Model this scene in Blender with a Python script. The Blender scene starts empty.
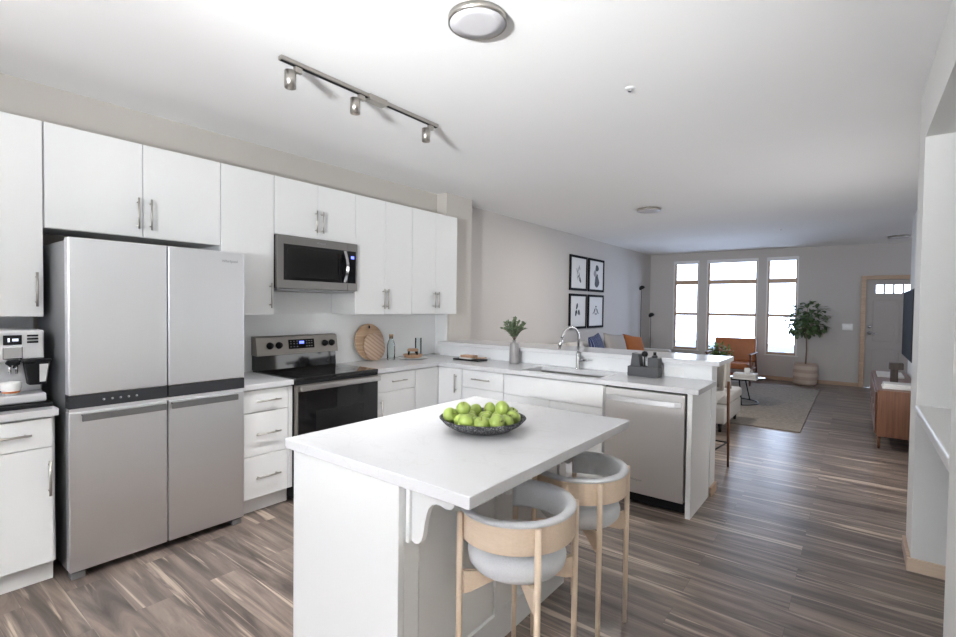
import bpy, bmesh, math, random
from mathutils import Vector, Matrix
R = math.radians
PI = math.pi
sc = bpy.context.scene
C = sc.collection

# ------------------------------------------------------------------ camera, world, light, exposure
cam_data = bpy.data.cameras.new('camera')
cam = bpy.data.objects.new('camera', cam_data); C.objects.link(cam)
sc.camera = cam
cam_data.sensor_width = 36.0
cam_data.lens = 488.693 / 956 * 36.0
cam_data.clip_start = 0.03
cam_data.clip_end = 300
_a, _t, _r = 0.658371, 0.024804, 0.012967
_fw = Vector((-math.sin(_a), math.cos(_a), 0)); _rt = Vector((math.cos(_a), math.sin(_a), 0)); _up = Vector((0, 0, 1))
_fw2 = _fw * math.cos(_t) - _up * math.sin(_t); _up2 = _up * math.cos(_t) + _fw * math.sin(_t)
_rt3 = _rt * math.cos(_r) + _up2 * math.sin(_r); _up3 = _up2 * math.cos(_r) - _rt * math.sin(_r)
cam.matrix_world = Matrix(((_rt3.x, _up3.x, -_fw2.x, 3.88511), (_rt3.y, _up3.y, -_fw2.y, 0.0), (_rt3.z, _up3.z, -_fw2.z, 1.46652), (0, 0, 0, 1)))

sc.view_settings.view_transform = 'Standard'
sc.view_settings.look = 'None'
sc.view_settings.gamma = 1.0
sc.view_settings.use_curve_mapping = False
sc.view_settings.exposure = 0.05
sc.cycles.use_denoising = True
sc.cycles.max_bounces = 10
sc.cycles.diffuse_bounces = 6
sc.cycles.glossy_bounces = 5
sc.cycles.transmission_bounces = 8
sc.cycles.transparent_max_bounces = 12
sc.cycles.sample_clamp_indirect = 80.0
sc.cycles.caustics_reflective = False
sc.cycles.caustics_refractive = False

world = bpy.data.worlds.new('world'); sc.world = world; world.use_nodes = True
wn = world.node_tree.nodes; wl = world.node_tree.links
bg = wn['Background']
tc = wn.new('ShaderNodeTexCoord'); sep = wn.new('ShaderNodeSeparateXYZ'); rmp = wn.new('ShaderNodeValToRGB')
wl.new(tc.outputs['Generated'], sep.inputs[0]); wl.new(sep.outputs['Z'], rmp.inputs[0]); wl.new(rmp.outputs[0], bg.inputs[0])
rmp.color_ramp.elements[0].color = (0.64, 0.75, 1.0, 1); rmp.color_ramp.elements[1].color = (0.60, 0.74, 1.0, 1)
bg.inputs[1].default_value = 8.5

def area(name, loc, rot, sx, sy, power, color, portal=False):
    l = bpy.data.lights.new(name, 'AREA'); l.shape = 'RECTANGLE'; l.size = sx; l.size_y = sy; l.energy = power; l.color = color
    o = bpy.data.objects.new(name, l); C.objects.link(o); o.location = loc; o.rotation_euler = rot
    if portal: l.cycles.is_portal = True
    return o
# sky light through an unseen window assumed behind the camera
area('unseen_window_portal', (2.0, -6.17, 1.6), (R(90), 0, 0), 2.1, 1.5, 1, (1, 1, 1), True)
# daylight through the three living room windows: sky portals
for i_, (xa, xb) in enumerate(((0.45, 1.01), (1.18, 2.2), (2.36, 2.93))):
    area('living_window_portal', ((xa + xb) / 2, 12.17, 1.55), (R(-90), 0, 0), xb - xa, 2.05, 1, (1, 1, 1), True)
# fill through an unseen side window added between the pier and the television
area('side_window_fill', (4.60, 5.55, 1.15), (0, R(88), 0), 1.2, 1.7, 23, (0.97, 0.985, 1.0))
# added fill light round the corner in the entry, with no window there
area('entry_fill', (6.1, 10.7, 1.5), (0, R(90), 0), 2.0, 2.0, 12, (0.80, 0.86, 1.0))

# ------------------------------------------------------------------ materials
def mat(name, color, rough=0.5, metal=0.0, var=0.04, scale=30.0, bump=0.0, bscale=60.0, stretch=(1, 1, 1), coat=0.0, trans=0.0, ior=1.45, sheen=0.0, aniso=0.0, spec=None):
    m = bpy.data.materials.new(name); m.use_nodes = True
    nt = m.node_tree; N = nt.nodes; L = nt.links
    p = N['Principled BSDF']
    p.inputs['Roughness'].default_value = rough; p.inputs['Metallic'].default_value = metal
    p.inputs['Coat Weight'].default_value = coat; p.inputs['Coat Roughness'].default_value = 0.06
    p.inputs['Transmission Weight'].default_value = trans; p.inputs['IOR'].default_value = ior
    p.inputs['Sheen Weight'].default_value = sheen
    if spec is not None: p.inputs['Specular IOR Level'].default_value = spec
    t = N.new('ShaderNodeTexCoord'); mp = N.new('ShaderNodeMapping'); mp.inputs['Scale'].default_value = stretch
    L.new(t.outputs['Object'], mp.inputs[0])
    nz = N.new('ShaderNodeTexNoise'); nz.inputs['Scale'].default_value = scale; nz.inputs['Detail'].default_value = 3
    L.new(mp.outputs[0], nz.inputs['Vector'])
    mx = N.new('ShaderNodeMix'); mx.data_type = 'RGBA'
    lo = [max(0, c * (1 - var)) for c in color[:3]] + [1]; hi = [min(1, c * (1 + var)) for c in color[:3]] + [1]
    mx.inputs['A'].default_value = lo; mx.inputs['B'].default_value = hi
    L.new(nz.outputs['Fac'], mx.inputs['Factor']); L.new(mx.outputs['Result'], p.inputs['Base Color'])
    if bump:
        n2 = N.new('ShaderNodeTexNoise'); n2.inputs['Scale'].default_value = bscale; n2.inputs['Detail'].default_value = 4
        L.new(mp.outputs[0], n2.inputs['Vector'])
        b = N.new('ShaderNodeBump'); b.inputs['Strength'].default_value = bump; b.inputs['Distance'].default_value = 0.004
        L.new(n2.outputs['Fac'], b.inputs['Height']); L.new(b.outputs[0], p.inputs['Normal'])
    return m

def wood(name, c0, c1, axis='x', rough=0.45, scale=1.0):
    m = bpy.data.materials.new(name); m.use_nodes = True
    N = m.node_tree.nodes; L = m.node_tree.links; p = N['Principled BSDF']; p.inputs['Roughness'].default_value = rough
    t = N.new('ShaderNodeTexCoord'); mp = N.new('ShaderNodeMapping')
    s = {'x': (1.5, 28, 28), 'y': (28, 1.5, 28), 'z': (28, 28, 1.5)}[axis]
    mp.inputs['Scale'].default_value = [q * scale for q in s]
    L.new(t.outputs['Object'], mp.inputs[0])
    nz = N.new('ShaderNodeTexNoise'); nz.inputs['Scale'].default_value = 1.6; nz.inputs['Detail'].default_value = 6; nz.inputs['Distortion'].default_value = 0.6
    L.new(mp.outputs[0], nz.inputs['Vector'])
    r = N.new('ShaderNodeValToRGB'); r.color_ramp.elements[0].position = 0.3; r.color_ramp.elements[1].position = 0.72
    r.color_ramp.elements[0].color = (*c0, 1); r.color_ramp.elements[1].color = (*c1, 1)
    L.new(nz.outputs['Fac'], r.inputs[0]); L.new(r.outputs[0], p.inputs['Base Color'])
    b = N.new('ShaderNodeBump'); b.inputs['Strength'].default_value = 0.15; b.inputs['Distance'].default_value = 0.002
    L.new(nz.outputs['Fac'], b.inputs['Height']); L.new(b.outputs[0], p.inputs['Normal'])
    return m

def steel_mat(name, color, rough, axis):
    m = bpy.data.materials.new(name); m.use_nodes = True
    N = m.node_tree.nodes; L = m.node_tree.links; p = N['Principled BSDF']
    p.inputs['Metallic'].default_value = 1.0; p.inputs['Base Color'].default_value = (*color, 1)
    t = N.new('ShaderNodeTexCoord'); mp = N.new('ShaderNodeMapping')
    mp.inputs['Scale'].default_value = {'z': (260, 260, 1.5), 'y': (260, 1.5, 260), 'x': (1.5, 260, 260)}[axis]
    L.new(t.outputs['Object'], mp.inputs[0])
    nz = N.new('ShaderNodeTexNoise'); nz.inputs['Scale'].default_value = 1.0; nz.inputs['Detail'].default_value = 2
    L.new(mp.outputs[0], nz.inputs['Vector'])
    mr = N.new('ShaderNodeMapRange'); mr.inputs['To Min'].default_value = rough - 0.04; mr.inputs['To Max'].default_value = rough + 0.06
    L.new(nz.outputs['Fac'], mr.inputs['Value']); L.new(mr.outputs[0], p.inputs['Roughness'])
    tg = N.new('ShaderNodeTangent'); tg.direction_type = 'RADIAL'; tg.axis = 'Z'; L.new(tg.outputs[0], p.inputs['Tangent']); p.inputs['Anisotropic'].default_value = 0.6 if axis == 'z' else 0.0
    b = N.new('ShaderNodeBump'); b.inputs['Strength'].default_value = 0.03; b.inputs['Distance'].default_value = 0.001
    L.new(nz.outputs['Fac'], b.inputs['Height']); L.new(b.outputs[0], p.inputs['Normal'])
    return m

def floor_mat():
    m = bpy.data.materials.new('laminate_planks'); m.use_nodes = True
    N = m.node_tree.nodes; L = m.node_tree.links; p = N['Principled BSDF']
    t = N.new('ShaderNodeTexCoord')
    br = N.new('ShaderNodeTexBrick'); br.offset = 0.37; br.offset_frequency = 2
    br.inputs['Color1'].default_value = (0, 0, 0, 1); br.inputs['Color2'].default_value = (1, 1, 1, 1); br.inputs['Mortar'].default_value = (0.5, 0.5, 0.5, 1)
    br.inputs['Scale'].default_value = 1.0; br.inputs['Brick Width'].default_value = 1.22; br.inputs['Row Height'].default_value = 0.165
    br.inputs['Mortar Size'].default_value = 0.0008; br.inputs['Mortar Smooth'].default_value = 0.1; br.inputs['Bias'].default_value = 0.0
    L.new(t.outputs['Object'], br.inputs['Vector'])
    # each plank gets its own stretch of grain
    wv = N.new('ShaderNodeVectorMath'); wv.operation = 'MULTIPLY_ADD'
    L.new(br.outputs['Color'], wv.inputs[0]); wv.inputs[1].default_value = (17, 9, 5); L.new(t.outputs['Object'], wv.inputs[2])
    def noise(scale, detail, dist, rough=0.55):
        mp = N.new('ShaderNodeMapping'); mp.inputs['Scale'].default_value = scale; L.new(wv.outputs[0], mp.inputs[0])
        n = N.new('ShaderNodeTexNoise'); n.inputs['Scale'].default_value = 1; n.inputs['Detail'].default_value = detail
        n.inputs['Distortion'].default_value = dist; n.inputs['Roughness'].default_value = rough
        L.new(mp.outputs[0], n.inputs['Vector']); return n
    big = noise((0.9, 9.0, 1), 5, 1.6, 0.6); fine = noise((4, 100, 1), 4, 0.4); streak = noise((0.55, 13, 1), 4, 1.5, 0.55)
    r1 = N.new('ShaderNodeValToRGB'); e = r1.color_ramp.elements
    e[0].position = 0.30; e[0].color = (0.082, 0.062, 0.054, 1); e[1].position = 0.70; e[1].color = (0.36, 0.275, 0.215, 1)
    x = e.new(0.44); x.color = (0.150, 0.115, 0.098, 1); x = e.new(0.56); x.color = (0.235, 0.185, 0.155, 1)
    L.new(big.outputs['Fac'], r1.inputs[0])
    r2 = N.new('ShaderNodeValToRGB'); e = r2.color_ramp.elements
    e[0].position = 0.575; e[0].color = (0, 0, 0, 1); e[1].position = 0.64; e[1].color = (1, 1, 1, 1); L.new(streak.outputs['Fac'], r2.inputs[0])
    ml = N.new('ShaderNodeMix'); ml.data_type = 'RGBA'; ml.inputs['B'].default_value = (0.60, 0.48, 0.38, 1)
    sc_ = N.new('ShaderNodeMath'); sc_.operation = 'MULTIPLY'; sc_.inputs[1].default_value = 0.75
    L.new(r2.outputs[0], sc_.inputs[0]); L.new(sc_.outputs[0], ml.inputs['Factor']); L.new(r1.outputs[0], ml.inputs['A'])
    # plank to plank tone
    tone = N.new('ShaderNodeMapRange'); tone.inputs['To Min'].default_value = 0.76; tone.inputs['To Max'].default_value = 1.06
    L.new(br.outputs['Color'], tone.inputs['Value'])
    fm = N.new('ShaderNodeMapRange'); fm.inputs['To Min'].default_value = 0.82; fm.inputs['To Max'].default_value = 1.15; L.new(fine.outputs['Fac'], fm.inputs['Value'])
    mu = N.new('ShaderNodeMath'); mu.operation = 'MULTIPLY'; L.new(tone.outputs[0], mu.inputs[0]); L.new(fm.outputs[0], mu.inputs[1])
    sm = N.new('ShaderNodeVectorMath'); sm.operation = 'SCALE'; L.new(ml.outputs['Result'], sm.inputs[0]); L.new(mu.outputs[0], sm.inputs['Scale'])
    mm = N.new('ShaderNodeMix'); mm.data_type = 'RGBA'; mm.inputs['B'].default_value = (0.10, 0.08, 0.07, 1)
    L.new(br.outputs['Fac'], mm.inputs['Factor']); L.new(sm.outputs[0], mm.inputs['A'])
    L.new(mm.outputs['Result'], p.inputs['Base Color'])
    rr = N.new('ShaderNodeMapRange'); rr.inputs['To Min'].default_value = 0.24; rr.inputs['To Max'].default_value = 0.42
    L.new(fine.outputs['Fac'], rr.inputs['Value']); L.new(rr.outputs[0], p.inputs['Roughness'])
    b = N.new('ShaderNodeBump'); b.inputs['Strength'].default_value = 0.12; b.inputs['Distance'].default_value = 0.002
    L.new(fine.outputs['Fac'], b.inputs['Height']); L.new(b.outputs[0], p.inputs['Normal'])
    return m

def quartz_mat():
    m = mat('white_quartz', (0.65, 0.65, 0.66), 0.18, var=0.02, scale=14)
    N = m.node_tree.nodes; L = m.node_tree.links; p = N['Principled BSDF']
    t = N.new('ShaderNodeTexCoord'); w = N.new('ShaderNodeTexNoise'); w.inputs['Scale'].default_value = 2.2; w.inputs['Detail'].default_value = 6; w.inputs['Distortion'].default_value = 2.0
    L.new(t.outputs['Object'], w.inputs['Vector'])
    r = N.new('ShaderNodeValToRGB'); e = r.color_ramp.elements; e[0].position = 0.485; e[0].color = (0, 0, 0, 1); e[1].position = 0.515; e[1].color = (0, 0, 0, 1)
    x = e.new(0.5); x.color = (0.28, 0.28, 0.28, 1)
    L.new(w.outputs['Fac'], r.inputs[0])
    mx = N.new('ShaderNodeMix'); mx.data_type = 'RGBA'; mx.inputs['B'].default_value = (0.54, 0.53, 0.52, 1)
    src = p.inputs['Base Color'].links[0].from_socket
    L.new(r.outputs[0], mx.inputs['Factor']); L.new(src, mx.inputs['A']); L.new(mx.outputs['Result'], p.inputs['Base Color'])
    return m

def speckle():
    m = mat('black_speckled_stone', (0.03, 0.03, 0.032), 0.8, bump=1.0, bscale=110)
    N = m.node_tree.nodes; L = m.node_tree.links; p = N['Principled BSDF']
    t = N.new('ShaderNodeTexCoord'); n = N.new('ShaderNodeTexNoise'); n.inputs['Scale'].default_value = 120; n.inputs['Detail'].default_value = 3
    L.new(t.outputs['Object'], n.inputs['Vector'])
    r = N.new('ShaderNodeValToRGB'); e = r.color_ramp.elements
    e[0].position = 0.48; e[0].color = (0.022, 0.022, 0.024, 1); e[1].position = 0.66; e[1].color = (0.20, 0.20, 0.20, 1)
    L.new(n.outputs['Fac'], r.inputs[0]); L.new(r.outputs[0], p.inputs['Base Color'])
    return m

def slats():
    m = bpy.data.materials.new('striped_board_wood'); m.use_nodes = True
    N = m.node_tree.nodes; L = m.node_tree.links; p = N['Principled BSDF']; p.inputs['Roughness'].default_value = 0.5
    t = N.new('ShaderNodeTexCoord'); mp = N.new('ShaderNodeMapping'); mp.inputs['Rotation'].default_value = (R(35), 0, 0); L.new(t.outputs['Object'], mp.inputs[0])
    w = N.new('ShaderNodeTexWave'); w.bands_direction = 'Z'; w.inputs['Scale'].default_value = 9.0; w.inputs['Distortion'].default_value = 0.6; w.inputs['Detail Scale'].default_value = 3
    L.new(mp.outputs[0], w.inputs['Vector'])
    r = N.new('ShaderNodeValToRGB'); e = r.color_ramp.elements
    e[0].position = 0.2; e[0].color = (0.44, 0.30, 0.21, 1); e[1].position = 0.6; e[1].color = (0.58, 0.42, 0.31, 1)
    L.new(w.outputs['Fac'], r.inputs[0]); L.new(r.outputs[0], p.inputs['Base Color'])
    return m

def window_glass(ior=1.35):
    m = bpy.data.materials.new('window_glass'); m.use_nodes = True
    N = m.node_tree.nodes; L = m.node_tree.links; out = N['Material Output']
    N.remove(N['Principled BSDF'])
    g = N.new('ShaderNodeBsdfGlossy'); g.inputs['Roughness'].default_value = 0.02; tr = N.new('ShaderNodeBsdfTransparent'); tr.inputs[0].default_value = (0.96, 0.98, 0.98, 1)
    f = N.new('ShaderNodeFresnel'); f.inputs[0].default_value = ior; ms = N.new('ShaderNodeMixShader')
    L.new(f.outputs[0], ms.inputs[0]); L.new(tr.outputs[0], ms.inputs[1]); L.new(g.outputs[0], ms.inputs[2]); L.new(ms.outputs[0], out.inputs[0])
    return m

def emit(name, color, s):
    m = mat(name, color, 0.3); p = m.node_tree.nodes['Principled BSDF']
    p.inputs['Emission Color'].default_value = (*color, 1); p.inputs['Emission Strength'].default_value = s
    return m

M = dict(
    wall=mat('greige_wall_paint', (0.55, 0.52, 0.48), 0.75, var=0.015, scale=3, bump=0.05, bscale=180),
    wall_living=mat('grey_wall_paint', (0.56, 0.535, 0.515), 0.75, var=0.015, scale=3, bump=0.05, bscale=180),
    wall_white=mat('white_wall_paint', (0.78, 0.78, 0.76), 0.7, var=0.01, scale=3, bump=0.04, bscale=180),
    ceiling=mat('ceiling_paint', (0.90, 0.90, 0.895), 0.85, var=0.01, scale=3),
    floor=floor_mat(), quartz=quartz_mat(), glass_pane=window_glass(),
    cab=mat('white_cabinet_lacquer', (0.80, 0.805, 0.80), 0.33, var=0.01, scale=4),
    cab_in=mat('cabinet_carcass', (0.72, 0.72, 0.71), 0.5, var=0.01),
    splash=mat('white_splash_panel', (0.79, 0.80, 0.80), 0.25, var=0.015, scale=2),
    steel=steel_mat('brushed_steel', (0.80, 0.805, 0.82), 0.38, 'z'),
    steel_h=steel_mat('brushed_steel_horizontal', (0.55, 0.54, 0.53), 0.30, 'y'),
    steel_x=steel_mat('brushed_steel_dishwasher', (0.72, 0.71, 0.70), 0.40, 'z'),
    steel_side=mat('grey_appliance_side', (0.33, 0.335, 0.34), 0.42, metal=0.6, var=0.02),
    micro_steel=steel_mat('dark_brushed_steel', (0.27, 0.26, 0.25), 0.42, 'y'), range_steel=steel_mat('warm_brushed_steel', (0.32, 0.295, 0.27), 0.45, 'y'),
    chrome=mat('chrome', (0.62, 0.62, 0.63), 0.09, 1.0, var=0.01),
    steel_bar=mat('satin_steel_bar', (0.80, 0.80, 0.81), 0.35, 0.7, var=0.01), nickel=mat('brushed_nickel', (0.50, 0.47, 0.43), 0.33, 1.0, var=0.03, scale=80),
    black_gloss=mat('black_glass', (0.008, 0.008, 0.009), 0.05, var=0.02, coat=0.3),
    black=mat('black_plastic', (0.012, 0.012, 0.013), 0.5, var=0.05, spec=0.25), black_frame=mat('black_picture_frame', (0.006, 0.006, 0.007), 0.7, var=0.05, spec=0.1), tan_cushion=mat('tan_suede', (0.40, 0.14, 0.05), 0.9, var=0.15, scale=20, spec=0.1),
    dark_panel=mat('charcoal_display_strip', (0.035, 0.036, 0.04), 0.2, var=0.03),
    oven_window=mat('tinted_oven_glass', (0.016, 0.016, 0.016), 0.1, var=0.03),
    oak=wood('light_oak', (0.69, 0.54, 0.40), (0.77, 0.62, 0.48), 'z', 0.45),
    oak_band=wood('light_oak_band', (0.70, 0.55, 0.41), (0.76, 0.61, 0.47), 'x', 0.45, 3.0),
    trim_oak=wood('oak_trim', (0.42, 0.285, 0.19), (0.55, 0.39, 0.27), 'x', 0.4),
    walnut=wood('walnut', (0.10, 0.038, 0.017), (0.20, 0.082, 0.036), 'z', 0.4),
    dark_wood=wood('smoked_wood', (0.035, 0.022, 0.016), (0.075, 0.05, 0.038), 'z', 0.5), walnut_y=wood('walnut_long_grain', (0.10, 0.036, 0.018), (0.20, 0.082, 0.042), 'y', 0.4),
    board_wood=wood('acacia_board', (0.40, 0.25, 0.15), (0.62, 0.44, 0.30), 'y', 0.5),
    board_light=slats(),
    bowl_wood=wood('turned_wood', (0.36, 0.21, 0.13), (0.56, 0.35, 0.22), 'y', 0.45),
    boucle=mat('light_grey_upholstery', (0.60, 0.60, 0.61), 0.9, var=0.10, scale=160, bump=0.5, bscale=260, sheen=0.3),
    boucle_white=mat('pale_seat_upholstery', (0.66, 0.665, 0.68), 0.9, var=0.08, scale=160, bump=0.5, bscale=260, sheen=0.3),
    cream=mat('cream_upholstery', (0.53, 0.505, 0.475), 0.9, var=0.07, scale=120, bump=0.4, bscale=200, sheen=0.2),
    beige_cushion=mat('beige_linen', (0.50, 0.46, 0.41), 0.92, var=0.1, scale=120, bump=0.4, bscale=200),
    grey_cushion=mat('warm_grey_linen', (0.40, 0.37, 0.35), 0.92, var=0.1, scale=120, bump=0.4, bscale=200),
    tan_leather=mat('tan_leather', (0.40, 0.135, 0.045), 0.45, var=0.15, scale=12, bump=0.15, bscale=120),
    stone=speckle(),
    apple_stem=mat('apple_stem', (0.10, 0.06, 0.03), 0.8),
    leaf=mat('dark_green_leaf', (0.095, 0.15, 0.065), 0.45, var=0.5, scale=7),
    leaf_sage=mat('sage_leaf', (0.17, 0.23, 0.13), 0.6, var=0.35, scale=25),
    leaf_bright=mat('fresh_green_leaf', (0.12, 0.20, 0.05), 0.5, var=0.4, scale=15),
    bark=mat('thin_bark', (0.20, 0.15, 0.11), 0.85, var=0.2, bump=0.3),
    vase=mat('ribbed_grey_glass', (0.33, 0.315, 0.31), 0.30, var=0.05, scale=40),
    caddy=mat('dark_grey_caddy', (0.065, 0.066, 0.07), 0.6, var=0.05),
    ceramic=mat('white_ceramic', (0.78, 0.78, 0.77), 0.2, var=0.01),
    paper=mat('white_paper', (0.74, 0.73, 0.71), 0.8, var=0.03),
    print_paper=mat('off_white_print_paper', (0.72, 0.72, 0.72), 0.6, var=0.01),
    ink=mat('black_ink', (0.01, 0.01, 0.012), 0.6, var=0.3, scale=60),
    ink_grey=mat('grey_wash_ink', (0.30, 0.30, 0.32), 0.7, var=0.3, scale=60),
    diffuser=mat('frosted_diffuser', (0.62, 0.61, 0.63), 0.4, var=0.01),
    plastic_white=mat('white_plastic', (0.76, 0.76, 0.75), 0.35, var=0.01),
    silver_plastic=mat('silver_plastic', (0.70, 0.70, 0.71), 0.35, 0.3, var=0.03),
    clear=window_glass(1.12),
    cork=mat('cork', (0.42, 0.28, 0.18), 0.85, var=0.2, scale=80),
    door_paint=mat('grey_door_paint', (0.42, 0.39, 0.37), 0.45, var=0.01),
    shade_cloth=mat('white_roller_shade', (0.80, 0.80, 0.82), 0.7, var=0.02),
    snow=mat('snow', (0.82, 0.85, 0.92), 0.9, var=0.05, scale=0.5),
    asphalt=mat('wet_asphalt', (0.20, 0.22, 0.27), 1.0, var=0.3, scale=0.5, spec=0.0),
    led=emit('white_display_glow', (0.75, 0.80, 0.9), 0.6), icon=mat('printed_grey_icon', (0.30, 0.30, 0.31), 0.3), dark_metal=mat('dark_metal_grip', (0.30, 0.30, 0.305), 0.38, 1.0, var=0.03),  # dark_metal is the plain darker grey of the refrigerator grips
    led_blue=emit('blue_display_glow', (0.15, 0.2, 1.0), 2.0),
    screen=mat('tv_screen', (0.010, 0.010, 0.012), 0.65, var=0.02, spec=0.05),
    orange=mat('orange_glaze', (0.62, 0.18, 0.04), 0.3), blue=mat('blue_glaze', (0.03, 0.06, 0.30), 0.3),
    logo=mat('engraved_logo', (0.40, 0.40, 0.41), 0.35, 0.6),
)

def apple_mat():
    m = mat('green_apple_skin', (0.27, 0.345, 0.08), 0.32, var=0.40, scale=14)
    return m
M['apple'] = apple_mat()

def rug_mat():
    m = mat('woven_taupe_rug', (0.29, 0.255, 0.22), 0.97, var=0.45, scale=28, bump=0.8, bscale=60, spec=0.1)
    return m
M['rug'] = rug_mat()

def navy_mat():
    m = bpy.data.materials.new('navy_striped_fabric'); m.use_nodes = True
    N = m.node_tree.nodes; L = m.node_tree.links; p = N['Principled BSDF']; p.inputs['Roughness'].default_value = 0.9
    t = N.new('ShaderNodeTexCoord'); w = N.new('ShaderNodeTexWave'); w.bands_direction = 'Y'; w.inputs['Scale'].default_value = 8.5; w.inputs['Distortion'].default_value = 0.4
    L.new(t.outputs['Object'], w.inputs['Vector'])
    r = N.new('ShaderNodeValToRGB'); r.color_ramp.interpolation = 'CONSTANT'; e = r.color_ramp.elements
    e[0].color = (0.015, 0.025, 0.10, 1); e[1].position = 0.86; e[1].color = (0.22, 0.25, 0.34, 1)
    L.new(w.outputs['Fac'], r.inputs[0]); L.new(r.outputs[0], p.inputs['Base Color'])
    return m
M['navy'] = navy_mat()

def basket_mat():
    m = bpy.data.materials.new('woven_basket_bands'); m.use_nodes = True
    N = m.node_tree.nodes; L = m.node_tree.links; p = N['Principled BSDF']; p.inputs['Roughness'].default_value = 0.9
    t = N.new('ShaderNodeTexCoord'); w = N.new('ShaderNodeTexWave'); w.bands_direction = 'Z'; w.inputs['Scale'].default_value = 2.3; w.inputs['Distortion'].default_value = 0.5
    L.new(t.outputs['Object'], w.inputs['Vector'])
    r = N.new('ShaderNodeValToRGB'); e = r.color_ramp.elements
    e[0].position = 0.35; e[0].color = (0.52, 0.40, 0.33, 1); e[1].position = 0.6; e[1].color = (0.64, 0.54, 0.46, 1)
    L.new(w.outputs['Fac'], r.inputs[0]); L.new(r.outputs[0], p.inputs['Base Color'])
    w2 = N.new('ShaderNodeTexWave'); w2.bands_direction = 'Z'; w2.inputs['Scale'].default_value = 22
    L.new(t.outputs['Object'], w2.inputs['Vector'])
    b = N.new('ShaderNodeBump'); b.inputs['Strength'].default_value = 0.6; b.inputs['Distance'].default_value = 0.004
    L.new(w2.outputs['Fac'], b.inputs['Height']); L.new(b.outputs[0], p.inputs['Normal'])
    return m
M['basket'] = basket_mat()

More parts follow.
